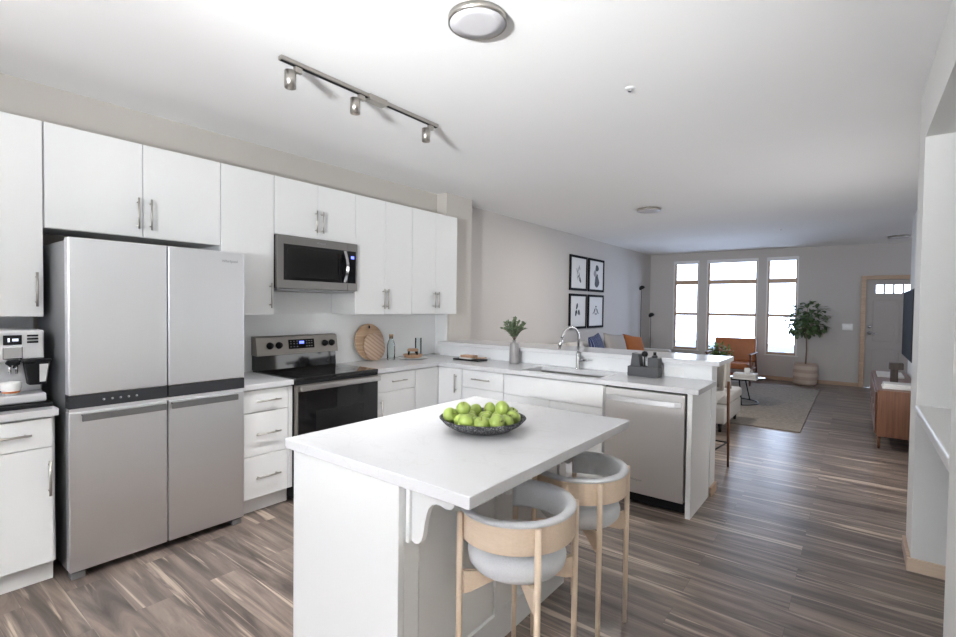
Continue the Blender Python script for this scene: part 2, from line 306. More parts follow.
# ------------------------------------------------------------------ mesh helpers
class MB:
    def __init__(s): s.bm = bmesh.new()
    def _new(s, fn, bev=0.0, seg=2, smooth=False):
        t = bmesh.new(); fn(t)
        if bev > 0:
            bmesh.ops.bevel(t, geom=list(t.edges), offset=bev, segments=seg, affect='EDGES', profile=0.5, clamp_overlap=True)
        bmesh.ops.recalc_face_normals(t, faces=list(t.faces))
        if smooth:
            for f in t.faces: f.smooth = True
        me = bpy.data.meshes.new('tmp'); t.to_mesh(me); t.free(); s.bm.from_mesh(me); bpy.data.meshes.remove(me)
        return s
    def box(s, x0, x1, y0, y1, z0, z1, bev=0.0, seg=2, smooth=False, rot=None):
        x0, x1 = sorted((x0, x1)); y0, y1 = sorted((y0, y1)); z0, z1 = sorted((z0, z1))
        def fn(t):
            v = [t.verts.new((x, y, z)) for x in (x0, x1) for y in (y0, y1) for z in (z0, z1)]
            for q in ((0, 1, 3, 2), (4, 6, 7, 5), (0, 4, 5, 1), (2, 3, 7, 6), (0, 2, 6, 4), (1, 5, 7, 3)): t.faces.new([v[i] for i in q])
            if rot:
                bmesh.ops.rotate(t, verts=t.verts, cent=rot[0], matrix=Matrix.Rotation(rot[1], 3, rot[2]))
        return s._new(fn, bev, seg, smooth)
    def prism(s, pts, axis, a, b, bev=0.0, smooth=False):
        # pts: 2D outline; axis the extrusion axis
        def P(u, v, w): return {'x': (w, u, v), 'y': (u, w, v), 'z': (u, v, w)}[axis]
        def fn(t):
            A = [t.verts.new(P(u, v, a)) for u, v in pts]; B = [t.verts.new(P(u, v, b)) for u, v in pts]
            n = len(pts)
            t.faces.new(A); t.faces.new(B[::-1])
            for i in range(n): t.faces.new((A[i], B[i], B[(i + 1) % n], A[(i + 1) % n]))
        return s._new(fn, bev, 2, smooth)
    def lathe(s, prof, c=(0, 0, 0), seg=32, smooth=True, rot=None, closed=False):
        def fn(t):
            rings = []
            for r, z in prof:
                if r < 1e-5: rings.append([t.verts.new((c[0], c[1], c[2] + z))])
                else: rings.append([t.verts.new((c[0] + r * math.cos(2 * PI * k / seg), c[1] + r * math.sin(2 * PI * k / seg), c[2] + z)) for k in range(seg)])
            if closed: rings.append(rings[0])
            for A, B in zip(rings, rings[1:]):
                for k in range(seg):
                    k2 = (k + 1) % seg
                    if len(A) == 1 and len(B) == 1: continue
                    if len(A) == 1: t.faces.new((A[0], B[k], B[k2]))
                    elif len(B) == 1: t.faces.new((A[k], B[0], A[k2]))
                    else: t.faces.new((A[k], B[k], B[k2], A[k2]))
            if not closed:
                for E in (rings[0], rings[-1]):
                    if len(E) > 1: t.faces.new(E)
            if rot: bmesh.ops.rotate(t, verts=t.verts, cent=Vector(c), matrix=rot)
        return s._new(fn, 0, 2, smooth)
    def tube(s, pts, r, seg=12, smooth=True, cap=True):
        pts = [Vector(p) for p in pts]; rs = r if isinstance(r, (list, tuple)) else [r] * len(pts)
        def fn(t):
            rings = []; up = None
            for i, p in enumerate(pts):
                d = (pts[min(i + 1, len(pts) - 1)] - pts[max(i - 1, 0)]).normalized()
                if up is None:
                    up = d.orthogonal().normalized()
                else:
                    up = (up - d * up.dot(d)).normalized()
                sd = d.cross(up)
                rings.append([t.verts.new(p + (up * math.cos(2 * PI * k / seg) + sd * math.sin(2 * PI * k / seg)) * rs[i]) for k in range(seg)])
            for A, B in zip(rings, rings[1:]):
                for k in range(seg): t.faces.new((A[k], B[k], B[(k + 1) % seg], A[(k + 1) % seg]))
            if cap: t.faces.new(rings[0][::-1]); t.faces.new(rings[-1])
        return s._new(fn, 0, 2, smooth)
    def sweep(s, pts, section, smooth=False):
        """section (u out, v up) swept along a horizontal path; u is to the path's right"""
        pts = [Vector(p) for p in pts]
        def fn(t):
            rings = []
            for i, p in enumerate(pts):
                d = (pts[min(i + 1, len(pts) - 1)] - pts[max(i - 1, 0)]).normalized(); sd = Vector((d.y, -d.x, 0)).normalized()
                rings.append([t.verts.new(p + sd * u + Vector((0, 0, v))) for u, v in section])
            n = len(section)
            for A, B in zip(rings, rings[1:]):
                for k in range(n): t.faces.new((A[k], B[k], B[(k + 1) % n], A[(k + 1) % n]))
            t.faces.new(rings[0][::-1]); t.faces.new(rings[-1])
        return s._new(fn, 0, 2, smooth)
    def leaf(s, base, d, up, L, W, fold=0.15, droop=0.2):
        base = Vector(base); d = Vector(d).normalized(); sd = d.cross(Vector(up)); sd = sd.normalized() if sd.length > 1e-4 else d.orthogonal().normalized(); n = sd.cross(d)
        prof = ((0, 0), (0.18, 0.55), (0.45, 1.0), (0.75, 0.8), (1.0, 0.0))
        def fn(t):
            mid = [t.verts.new(base + d * L * q - n * droop * L * q * q) for q, w in prof]
            for sg in (1, -1):
                ed = [t.verts.new(base + d * L * q - n * droop * L * q * q + sd * sg * W * w + n * fold * W * w) for q, w in prof[1:-1]]
                t.faces.new((mid[0], mid[1], ed[0])); t.faces.new((mid[1], mid[2], ed[1], ed[0])); t.faces.new((mid[2], mid[3], ed[2], ed[1])); t.faces.new((mid[3], mid[4], ed[2]))
        t = bmesh.new(); fn(t)
        me = bpy.data.meshes.new('tmp'); t.to_mesh(me); t.free(); s.bm.from_mesh(me); bpy.data.meshes.remove(me)
        return s
    def xf(s, mtx): s.bm.transform(mtx); return s
    def build(s, name, m, parent=None, subsurf=0):
        me = bpy.data.meshes.new(name)
        off = Vector((0, 0, 0)); q = parent
        while q is not None: off += q.location; q = q.parent
        s.bm.transform(Matrix.Translation(-off)); s.bm.to_mesh(me); s.bm.free()
        me.materials.append(M[m] if isinstance(m, str) else m)
        o = bpy.data.objects.new(name, me); C.objects.link(o)
        if parent is not None: o.parent = parent
        if subsurf:
            md = o.modifiers.new('subdivision', 'SUBSURF'); md.levels = subsurf; md.render_levels = subsurf
            for p in me.polygons: p.use_smooth = True
        return o

def tag(o, label=None, cat=None, group=None, kind=None):
    if label: o['label'] = label
    if cat: o['category'] = cat
    if group: o['group'] = group
    if kind: o['kind'] = kind
    return o
def thing(name, label, cat, loc=(0, 0, 0), group=None):
    o = bpy.data.objects.new(name, None); o.empty_display_size = 0.1; C.objects.link(o); o.location = loc
    return tag(o, label, cat, group)
def struct(name, mb, m): return tag(mb.build(name, m), kind='structure')
def B(*a, **k): return MB().box(*a, **k)
def dup(o, parent=None):
    c = o.copy(); C.objects.link(c)
    if parent is not None: c.parent = parent
    for ch in list(o.children): dup(ch, c)
    return c
def text_mesh(name, body, size, m, parent, loc, rx):
    cu = bpy.data.curves.new('tmp_text', 'FONT'); cu.body = body; cu.size = size; cu.extrude = 0.0006; cu.align_x = 'CENTER'; cu.align_y = 'CENTER'
    t = bpy.data.objects.new('tmp_text', cu); C.objects.link(t)
    dg = bpy.context.evaluated_depsgraph_get(); me = bpy.data.meshes.new_from_object(t.evaluated_get(dg)); bpy.data.objects.remove(t)
    me.transform(Matrix.Translation(Vector(loc)) @ rx)
    off = Vector((0, 0, 0)); q = parent
    while q is not None: off += q.location; q = q.parent
    me.transform(Matrix.Translation(-off)); me.materials.clear(); me.materials.append(M[m])
    o = bpy.data.objects.new(name, me); C.objects.link(o); o.parent = parent
    return o
FACE_X = Matrix.Rotation(R(90), 4, 'Z') @ Matrix.Rotation(R(90), 4, 'X')   # text reads on a face looking to +x
FACE_MY = Matrix.Rotation(R(90), 4, 'X')                                    # text on a face looking to -y

# ------------------------------------------------------------------ the room
ZC = 2.76
struct('floor', B(-0.4, 6.4, -6.4, 12.35, -0.1, 0.0), 'floor')
struct('ceiling', B(-0.4, 6.4, -6.4, 12.35, ZC, ZC + 0.15), 'ceiling')
struct('wall_kitchen', B(-0.35, 0.0, -6.2, 4.214, 0, ZC), 'wall')
struct('wall_column', B(-0.35, 0.154, 4.214, 4.679, 0, ZC), 'wall')
struct('wall_living', B(-0.35, -0.10, 4.679, 12.2, 0, ZC), 'wall_living')
# far wall with three windows and the front door
WIN = [(0.45, 1.01), (1.18, 2.20), (2.36, 2.93)]; WZ0, WZ1 = 0.53, 2.58
mb = MB(); xs = [-0.35] + [q for w in WIN for q in w] + [4.03, 4.95, 6.3]
for i in range(0, len(xs), 2): mb.box(xs[i], xs[i + 1], 12.0, 12.2, 0, ZC)
for xa, xb in WIN: mb.box(xa, xb, 12.0, 12.2, 0, WZ0); mb.box(xa, xb, 12.0, 12.2, WZ1, ZC)
mb.box(4.03, 4.95, 12.0, 12.2, 2.075, ZC)
struct('wall_far', mb, 'wall_living')
struct('wall_television', MB().box(4.47, 4.62, 4.03, 4.65, 0, ZC).box(4.47, 4.62, 6.45, 9.05, 0, ZC).box(4.47, 4.62, 4.65, 6.45, 0, 0.5).box(4.47, 4.62, 4.65, 6.45, 2.4, ZC), 'wall_white')
w = bpy.data.objects.new('window_5', None); C.objects.link(w); w.location = (4.53, 5.55, 0.5); w['kind'] = 'structure'  # unseen window added to frame the side fill light
MB().box(4.50, 4.55, 4.65, 4.70, 0.5, 2.4).box(4.50, 4.55, 6.40, 6.45, 0.5, 2.4).box(4.50, 4.55, 4.70, 6.40, 0.5, 0.55).box(4.50, 4.55, 4.70, 6.40, 2.35, 2.4).build('frame', 'trim_oak', w)
struct('wall_entry', MB().box(6.2, 6.35, -6.2, 12.2, 0, ZC).box(4.75, 6.2, 4.31, 4.45, 0, ZC), 'wall_living')
# near pier, header and solid wall beside the camera, with the desk niche between
struct('wall_pier', B(4.165, 5.2, 3.68, 4.02, 0, ZC), 'wall_white')
struct('wall_header', B(4.165, 4.30, 2.43, 3.68, 2.44, ZC), 'wall_white')
struct('wall_right', B(4.165, 4.30, -1.6, 2.43, 0, ZC), 'wall_white')
struct('wall_niche', MB().box(5.0, 5.12, 2.0, 3.68, 0, ZC).box(4.30, 5.0, 2.1, 2.43, 0, ZC).box(4.30, 5.0, 2.43, 3.68, 2.44, 2.56), 'wall_white')
# wall behind the camera with an assumed window, sized for its light
struct('wall_back', MB().box(-0.35, 0.9, -6.2, -6.1, 0, ZC).box(3.1, 6.35, -6.2, -6.1, 0, ZC).box(0.9, 3.1, -6.2, -6.1, 0, 0.8).box(0.9, 3.1, -6.2, -6.1, 2.4, ZC), 'wall')
def window(n, xa, xb):
    y0, y1 = 12.05, 12.10; f = 0.05
    w = bpy.data.objects.new('window_%d' % n, None); C.objects.link(w); w.location = ((xa + xb) / 2, 12.0, WZ0); w['kind'] = 'structure'
    MB().box(xa, xa + f, y0, y1, WZ0, WZ1).box(xb - f, xb, y0, y1, WZ0, WZ1).box(xa + f, xb - f, y0, y1, WZ0, WZ0 + f).box(xa + f, xb - f, y0, y1, WZ1 - f, WZ1).build('frame', 'trim_oak', w)
    MB().box(xa + f, xb - f, y0 - 0.015, y1, 2.04, 2.135, bev=0.003).build('transom', 'trim_oak', w)
    MB().box(xa + f, xb - f, y0 - 0.01, y1, 1.325, 1.385, bev=0.003).build('meeting_rail', 'trim_oak', w)
    for z0, z1 in ((WZ0 + f, 1.325), (1.385, 2.04), (2.135, WZ1 - f)):
        MB().box(xa + f, xb - f, 12.072, 12.078, z0, z1).build('pane', 'glass_pane', w)
    MB().box(xa - 0.004, xb + 0.03, 11.955, 12.05, WZ0 - 0.02, WZ0, bev=0.004).build('sill', 'plastic_white', w)
    MB().box(xa - 0.002, xa + 0.02, 11.99, 12.05, WZ0, WZ1).box(xb - 0.02, xb + 0.002, 11.99, 12.05, WZ0, WZ1).build('casing', 'plastic_white', w)
    sh = MB().box(xa, xb, 11.985, 12.045, 2.51, 2.585, bev=0.008).build('roller_shade', 'shade_cloth', w)
for i, (xa, xb) in enumerate(WIN): window(i + 1, xa, xb)
# unseen window behind the camera, added to light the kitchen
w = bpy.data.objects.new('window_4', None); C.objects.link(w); w.location = (2.0, -6.15, 0.8); w['kind'] = 'structure'
mb = MB()
for x in (0.9, 1.97, 3.04): mb.box(x, x + 0.06, -6.16, -6.11, 0.8, 2.4)
mb.box(0.9, 3.1, -6.16, -6.11, 0.8, 0.86).box(0.9, 3.1, -6.16, -6.11, 2.34, 2.4); mb.build('frame', 'trim_oak', w)
# front door
d = bpy.data.objects.new('door_1', None); C.objects.link(d); d.location = (4.49, 12.03, 0); d['kind'] = 'structure'
DX0, DX1 = 4.03, 4.95
lz0, lz1 = 1.815, 1.975; lites = [(4.175 + 0.135 * k, 4.175 + 0.135 * k + 0.108) for k in range(5)]
mb = MB().box(DX0, DX1, 12.03, 12.07, 0.005, lz0).box(DX0, DX1, 12.03, 12.07, lz1, 2.075)
ed = [DX0] + [q for l in lites for q in l] + [DX1]
for i in range(0, len(ed), 2): mb.box(ed[i], ed[i + 1], 12.03, 12.07, lz0, lz1)
for xa, xb in ((4.14, 4.46), (4.53, 4.85)):
    for z0, z1 in ((0.2, 0.75), (0.9, 1.68)):
        mb.box(xa, xb, 12.022, 12.032, z0, z1, bev=0.007)
mb.build('door_leaf', 'door_paint', d)
for xa, xb in lites: MB().box(xa, xb, 12.048, 12.052, lz0, lz1).build('pane', 'glass_pane', d)
MB().box(3.95, 4.03, 11.975, 12.03, 0, 2.15, bev=0.004).box(4.95, 5.03, 11.975, 12.03, 0, 2.15, bev=0.004).box(4.03, 4.95, 11.975, 12.03, 2.075, 2.15, bev=0.004).build('door_frame', 'trim_oak', d)
MB().lathe([(0.0, 0), (0.03, 0), (0.03, 0.012), (0.0, 0.014)], (4.095, 12.03, 1.05), 20, rot=Matrix.Rotation(R(90), 3, 'X')).tube([(4.095, 12.02, 1.05), (4.095, 11.975, 1.05), (4.21, 11.97, 1.045)], 0.010).build('lever_handle', 'chrome', d)
MB().lathe([(0.0, 0), (0.03, 0), (0.03, 0.015), (0.02, 0.03), (0.0, 0.03)], (4.095, 12.03, 1.17), 20, rot=Matrix.Rotation(R(90), 3, 'X')).build('deadbolt', 'chrome', d)
# baseboards
def base(name, x0, x1, y0, y1, h=0.085, m='trim_oak'): struct(name, B(x0, x1, y0, y1, 0, h, bev=0.003), m)
base('baseboard_far', -0.10, 3.95, 11.985, 12.0, 0.075)
base('baseboard_living', -0.10, -0.085, 4.7, 11.985)
base('baseboard_television', 4.455, 4.47, 4.04, 9.05)
base('baseboard_pier', 4.147, 5.0, 3.662, 3.68, 0.075, 'oak_band')  # paler oak puts the light on this board into its colour
struct('baseboard_pier_side', B(4.147, 4.165, 3.68, 4.02, 0, 0.075, bev=0.003), 'trim_oak')
base('baseboard_right', 4.147, 4.165, -1.6, 2.40)
# white desk ledge in the niche
struct('trim_1', MB().box(4.160, 5.0, 2.431, 3.68, 0.905, 0.945, bev=0.012, seg=3).box(4.185, 4.205, 2.431, 3.68, 0.845, 0.905), 'plastic_white')
# white returns of the splash behind the worktop
struct('wall_splash', MB().box(0.0, 0.012, 1.62, 4.195, 0.914, 1.385).box(0.0, 0.012, 2.011, 2.774, 1.3855, 1.568).box(0.0, 0.185, 4.196, 4.213, 0.914, 1.385), 'splash')
struct('wall_splash_coffee', B(0.0, 0.012, -0.7, 0.68, 0.914, 1.385), 'splash')

# outdoors: a wet road across the white snow light
struct('road', B(-40, 45, 20.0, 29.0, -0.30, -0.285), 'asphalt')

# half wall that carries the raised bar
struct('wall_half', B(0.16, 3.01, 4.118, 4.29, 0, 1.032), 'splash')
struct('baseboard_half_wall', MB().box(3.01, 3.026, 4.118, 4.306, 0, 0.075, bev=0.003).box(0.16, 3.01, 4.29, 4.306, 0, 0.075, bev=0.003), 'trim_oak')

# ------------------------------------------------------------------ cabinets
def pull(p0, p1, out, parent):
    """bar handle from p0 to p1 standing off along out"""
    p0, p1, out = Vector(p0), Vector(p1), Vector(out); d = (p1 - p0).normalized(); L = (p1 - p0).length
    mb = MB().tube([p0 + out * 0.032, p1 + out * 0.032], 0.006, 10)
    for q in (0.13, 0.87):
        a = p0 + d * L * q; mb.tube([a, a + out * 0.032], 0.0045, 8)
    return mb.build('handle', 'nickel', parent)

def cabinet(name, label, face, u0, u1, z0, z1, back, front, fronts, toe=False, group=None, cat='cabinet'):
    """face 'x': front plane x=front, u along y.  face 'y': front plane y=front looking to -y, u along x."""
    g = 0.0015
    loc = ((back + front) / 2, (u0 + u1) / 2, z0 if not toe else 0) if face == 'x' else ((u0 + u1) / 2, (back + front) / 2, z0 if not toe else 0)
    t = thing(name, label, cat, loc, group)
    th = 0.019
    def bx(mb, ua, ub, fa, fb, za, zb, **k):
        return mb.box(fa, fb, ua, ub, za, zb, **k) if face == 'x' else mb.box(ua, ub, fa, fb, za, zb, **k)
    sgn = 1 if face == 'x' else -1
    body_f = front - sgn * (th + 0.001)
    mb = bx(MB(), u0 + 0.0005, u1 - 0.0005, back, body_f, z0, z1)
    mb.build('body', 'cab', t)
    if toe:
        bx(MB(), u0 + 0.0005, u1 - 0.0005, back, front - sgn * 0.075, 0.0, z0 - 0.001).build('toe_kick', 'cab', t)
    for f in fronts:
        kind, ua, ub, za, zb, h = f
        mb = bx(MB(), ua + g, ub - g, front - sgn * th, front, za + g, zb - g, bev=0.0015, seg=1)
        dr = mb.build(kind, 'cab', t)
        if h:
            out = (1, 0, 0) if face == 'x' else (0, -1, 0)
            if h[0] == 'v':
                P = (lambda z: (front, h[1], z)) if face == 'x' else (lambda z: (h[1], front, z)); pull(P(h[2]), P(h[3]), out, dr)
            else:
                P = (lambda u: (front, u, h[3])) if face == 'x' else (lambda u: (u, front, h[3])); pull(P(h[1]), P(h[2]), out, dr)
    return t
UB, UT, XU = 1.3785, 2.447, 0.351
G = 'white wall cabinets along the kitchen wall'
cabinet('wall_cabinet', 'tall white wall cabinet above the coffee machine', 'x', 0.0, 0.667, UB, UT, 0.002, XU, [('door', 0.0, 0.665, UB, UT, ('v', 0.633, 1.435, 1.62))], group=G)
cabinet('wall_cabinet', 'white two-door wall cabinet above the refrigerator', 'x', 0.669, 1.610, 1.869, UT, 0.002, XU, [('door', 0.670, 1.139, 1.869, UT, ('v', 1.109, 1.917, 2.107)), ('door', 1.139, 1.609, 1.869, UT, ('v', 1.178, 1.917, 2.107))], group=G)
cabinet('wall_cabinet', 'narrow white wall cabinet between the refrigerator and microwave', 'x', 1.611, 2.008, UB, UT, 0.002, XU, [('door', 1.611, 2.008, UB, UT, ('v', 1.973, 1.434, 1.623))], group=G)
cabinet('wall_cabinet', 'short white two-door wall cabinet directly above the microwave', 'x', 2.010, 2.775, 2.003, UT, 0.002, XU, [('door', 2.010, 2.392, 2.003, UT, ('v', 2.366, 2.05, 2.231)), ('door', 2.392, 2.775, 2.003, UT, ('v', 2.425, 2.05, 2.231))], group=G)
cabinet('wall_cabinet', 'white two-door wall cabinet above the round cutting boards', 'x', 2.777, 3.478, UB, UT, 0.002, XU, [('door', 2.777, 3.120, UB, UT, ('v', 3.096, 1.43, 1.619)), ('door', 3.120, 3.478, UB, UT, ('v', 3.144, 1.43, 1.619))], group=G)
cabinet('wall_cabinet', 'white two-door wall cabinet at the end next to the column', 'x', 3.480, 4.172, UB, UT, 0.002, XU, [('door', 3.480, 3.822, UB, UT, ('v', 3.792, 1.443, 1.613)), ('door', 3.822, 4.172, UB, UT, ('v', 3.852, 1.443, 1.613))], group=G)

XB = 0.627; CT = 0.876
G = 'white base cabinets along the kitchen wall'
cabinet('base_cabinet', 'white base cabinet under the coffee machine, one drawer over a door', 'x', 0.0, 0.655, 0.115, CT, 0.002, XB, [('drawer', 0.0, 0.645, 0.718, 0.868, ('h', 0.40, 0.557, 0.795)), ('door', 0.0, 0.645, 0.118, 0.716, ('v', 0.627, 0.471, 0.651))], toe=True, group=G)
cabinet('base_cabinet', 'white three-drawer base cabinet between refrigerator and stove', 'x', 1.628, 1.999, 0.115, CT, 0.002, XB, [('drawer', 1.63, 1.962, 0.715, 0.868, ('h', 1.711, 1.891, 0.792)), ('drawer', 1.63, 1.962, 0.413, 0.713, ('h', 1.711, 1.891, 0.564)), ('drawer', 1.63, 1.962, 0.118, 0.411, ('h', 1.711, 1.891, 0.262)), ('stile', 1.964, 1.999, 0.118, 0.868, None)], toe=True, group=G)
cabinet('base_cabinet', 'white base cabinet beside the stove below the cutting boards', 'x', 2.785, 3.265, 0.115, CT, 0.002, XB, [('drawer', 2.795, 3.262, 0.703, 0.868, ('h', 2.95, 3.13, 0.79)), ('door', 2.795, 3.262, 0.118, 0.701, ('v', 2.835, 0.45, 0.64))], toe=True, group=G)
cabinet('base_cabinet', 'plain white corner base cabinet where the worktop turns', 'x', 3.267, 3.578, 0.115, CT, 0.002, XB, [('panel', 3.267, 3.5805, 0.118, 0.868, None)], toe=True, group=G)
G = 'white base cabinets of the sink peninsula'
YB = 3.581
cabinet('base_cabinet', 'narrow white single-door cabinet at the inner corner of the peninsula', 'y', 0.629, 0.930, 0.115, CT, 4.11, YB, [('door', 0.6275, 0.928, 0.118, 0.868, ('v', 0.862, 0.64, 0.815))], toe=True, group=G)
cabinet('base_cabinet', 'white peninsula cabinet with drawer over door below the black tray', 'y', 0.932, 1.413, 0.115, CT, 4.11, YB, [('drawer', 0.934, 1.411, 0.702, 0.868, ('h', 1.068, 1.275, 0.79)), ('door', 0.934, 1.411, 0.118, 0.700, ('v', 1.375, 0.45, 0.63))], toe=True, group=G)
cabinet('base_cabinet', 'wide white sink cabinet with long false drawer front beneath the sink', 'y', 1.415, 2.352, 0.115, 0.69, 4.11, YB, [('drawer_front', 1.417, 2.350, 0.692, 0.868, None), ('door', 1.417, 1.883, 0.118, 0.690, ('v', 1.845, 0.45, 0.63)), ('door', 1.884, 2.350, 0.118, 0.690, ('v', 1.92, 0.45, 0.63))], toe=True, group=G)
tag(B(2.972, 3.005, 3.575, 4.112, 0, CT).build('end_panel', 'cab'), 'white full height end panel beside the dishwasher', 'panel')

# ------------------------------------------------------------------ worktops
CZ = 0.914
tag(B(0.0125, 0.647, -0.3, 0.6645, CT + 0.001, CZ, bev=0.003).build('worktop', 'quartz'), 'short white quartz worktop under the coffee machine', 'worktop')
tag(B(0.0125, 0.647, 1.624, 1.998, CT + 0.001, CZ, bev=0.003).build('worktop', 'quartz'), 'small white quartz worktop between refrigerator and stove', 'worktop')
SX0, SX1, SY0, SY1 = 1.56, 2.30, 3.63, 3.99
def l_top():
    # one slab on a grid, so that the sink opening is cut cleanly
    xs = [0.0125, 0.647, SX0, SX1, 3.047]; ys = [2.782, 3.559, SY0, SY1, 4.117]
    bm = bmesh.new(); vs = {}
    def V(i, j, k):
        if (i, j, k) not in vs: vs[(i, j, k)] = bm.verts.new((xs[i], ys[j], (CT + 0.001, CZ)[k]))
        return vs[(i, j, k)]
    cells = {(i, j) for i in range(4) for j in range(4) if (i == 0 or j >= 1) and not (i == 2 and j == 2)}
    for i, j in cells:
        bm.faces.new((V(i, j, 1), V(i + 1, j, 1), V(i + 1, j + 1, 1), V(i, j + 1, 1))); bm.faces.new((V(i, j, 0), V(i, j + 1, 0), V(i + 1, j + 1, 0), V(i + 1, j, 0)))
        for di, dj, a, b in ((-1, 0, (i, j), (i, j + 1)), (1, 0, (i + 1, j), (i + 1, j + 1)), (0, -1, (i, j), (i + 1, j)), (0, 1, (i, j + 1), (i + 1, j + 1))):
            if (i + di, j + dj) not in cells: bm.faces.new((V(*a, 0), V(*b, 0), V(*b, 1), V(*a, 1)))
    bmesh.ops.recalc_face_normals(bm, faces=list(bm.faces))
    m = MB(); m.bm.free(); m.bm = bm; return m
o = tag(l_top().build('worktop', 'quartz'), 'long L-shaped white quartz worktop holding the sink', 'worktop')
tag(B(0.19, 3.075, 4.04, 4.60, 1.033, 1.07, bev=0.003).build('raised_counter', 'quartz'), 'raised glossy white quartz bar top on the half wall', 'bar top')

# sink
t = thing('sink', 'undermount stainless steel sink in the peninsula worktop', 'sink', ((SX0 + SX1) / 2, (SY0 + SY1) / 2, 0.70))
mb = MB(); a, b, c, e = SX0 - 0.01, SX1 + 0.01, SY0 - 0.01, SY1 + 0.01
mb.box(a, b, c, e, 0.700, 0.703).box(a, a + 0.004, c, e, 0.703, CT - 0.001).box(b - 0.004, b, c, e, 0.703, CT - 0.001).box(a + 0.004, b - 0.004, c, c + 0.004, 0.703, CT - 0.001).box(a + 0.004, b - 0.004, e - 0.004, e, 0.703, CT - 0.001)
mb.build('basin', 'steel_h', t)
MB().lathe([(0, 0.0), (0.045, 0.0), (0.045, 0.004), (0.02, 0.001), (0, 0.001)], (1.93, 3.86, 0.7035), 24).build('drain', 'chrome', t)
# faucet
t = thing('faucet', 'chrome gooseneck kitchen faucet behind the sink', 'faucet', (1.925, 4.010, CZ))
MB().lathe([(0, 0), (0.027, 0), (0.027, 0.008), (0.021, 0.012), (0.021, 0.135), (0.018, 0.15), (0, 0.15)], (1.925, 4.010, CZ), 24).build('body', 'chrome', t)
pts = [(1.925, 4.010, CZ + 0.145), (1.925, 4.010, CZ + 0.285)]
dx, dy = -0.35, -0.937
for k in range(1, 13):
    th = PI * k / 12 * 0.93; rr = 0.095
    q = rr - rr * math.cos(th); pts.append((1.925 + dx * q, 4.010 + dy * q, CZ + 0.285 + rr * math.sin(th)))
lp = Vector(pts[-1]); pv = (lp - Vector(pts[-2])).normalized(); pts.append(tuple(lp + pv * 0.03))
MB().tube(pts, 0.0115, 14).build('spout', 'chrome', t)
MB().tube([lp + pv * 0.03, lp + pv * 0.055, lp + pv * 0.12], [0.0135, 0.0155, 0.0145], 14).build('spray_head', 'chrome', t)
MB().tube([(1.94, 4.010, CZ + 0.085), (1.975, 4.010, CZ + 0.085)], 0.014, 14).tube([(1.97, 4.010, CZ + 0.085), (2.035, 3.995, CZ + 0.09)], [0.008, 0.006], 10).build('lever', 'chrome', t)

# ------------------------------------------------------------------ refrigerator
FY0, FYM, FY1 = 0.695, 1.155, 1.610
t = thing('refrigerator', 'large four-door stainless steel refrigerator', 'refrigerator', (0.35, 1.153, 0))
B(0.03, 0.618, FY0 + 0.004, FY1 - 0.004, 0.035, 1.785, bev=0.004).build('body', 'steel_side', t)
for ya, yb, hs in ((FY0, FYM - 0.003, 1), (FYM + 0.003, FY1, -1)):
    dd = B(0.622, 0.687, ya, yb, 0.975, 1.797, bev=0.006).build('upper_door', 'steel', t)
    B(0.622, 0.687, ya, yb, 0.906, 0.974).build('display_strip', 'dark_panel', t)
    ld = B(0.622, 0.687, ya, yb, 0.045, 0.888, bev=0.006).build('lower_door', 'steel', t)
    if hs == 1: h0, h1 = 0.746, 1.140
    else: h0, h1 = 1.170, 1.560
    MB().box(0.689, 0.712, h0, h1, 0.866, 0.876, bev=0.003).box(0.704, 0.712, h0, h1, 0.838, 0.875, bev=0.003).build('handle', 'dark_metal', ld)
B(0.63, 0.683, FY0 + 0.003, FY1 - 0.003, 0.889, 0.905).build('gap_trim', 'silver_plastic', t)
for y in (FY0 + 0.04, FY1 - 0.04): B(0.60, 0.67, y - 0.03, y + 0.03, 0.0, 0.034, bev=0.004).build('foot', 'steel_side', t)
for k in range(5): MB().lathe([(0, 0), (0.006, 0), (0.006, 0.001), (0, 0.001)], (0.6872, 0.845 + 0.038 * k, 0.94), 12, rot=Matrix.Rotation(R(90), 3, 'Y')).build('touch_icon', 'icon', t)
text_mesh('brand_mark', 'Whirlpool', 0.024, 'logo', t, (0.6872, 1.515, 1.735), FACE_X)

# ------------------------------------------------------------------ range
RY0, RY1 = 2.004, 2.776
t = thing('stove', 'freestanding stainless electric stove with black glass cooktop', 'stove', (0.36, 2.39, 0))
B(0.03, 0.625, RY0, RY1, 0.03, 0.893).build('body', 'black', t)
B(0.04, 0.665, RY0 - 0.002, RY1 + 0.002, 0.896, 0.922, bev=0.003).build('cooktop', 'black_gloss', t)
for bx_, by_, br_ in ((0.22, 2.2, 0.075), (0.22, 2.58, 0.09), (0.48, 2.2, 0.10), (0.48, 2.58, 0.075)):
    MB().lathe([(br_ - 0.004, 0.9222), (br_, 0.9222), (br_, 0.9226), (br_ - 0.004, 0.9226)], (bx_, by_, 0), 40, closed=True).build('burner_ring', 'dark_panel', t)
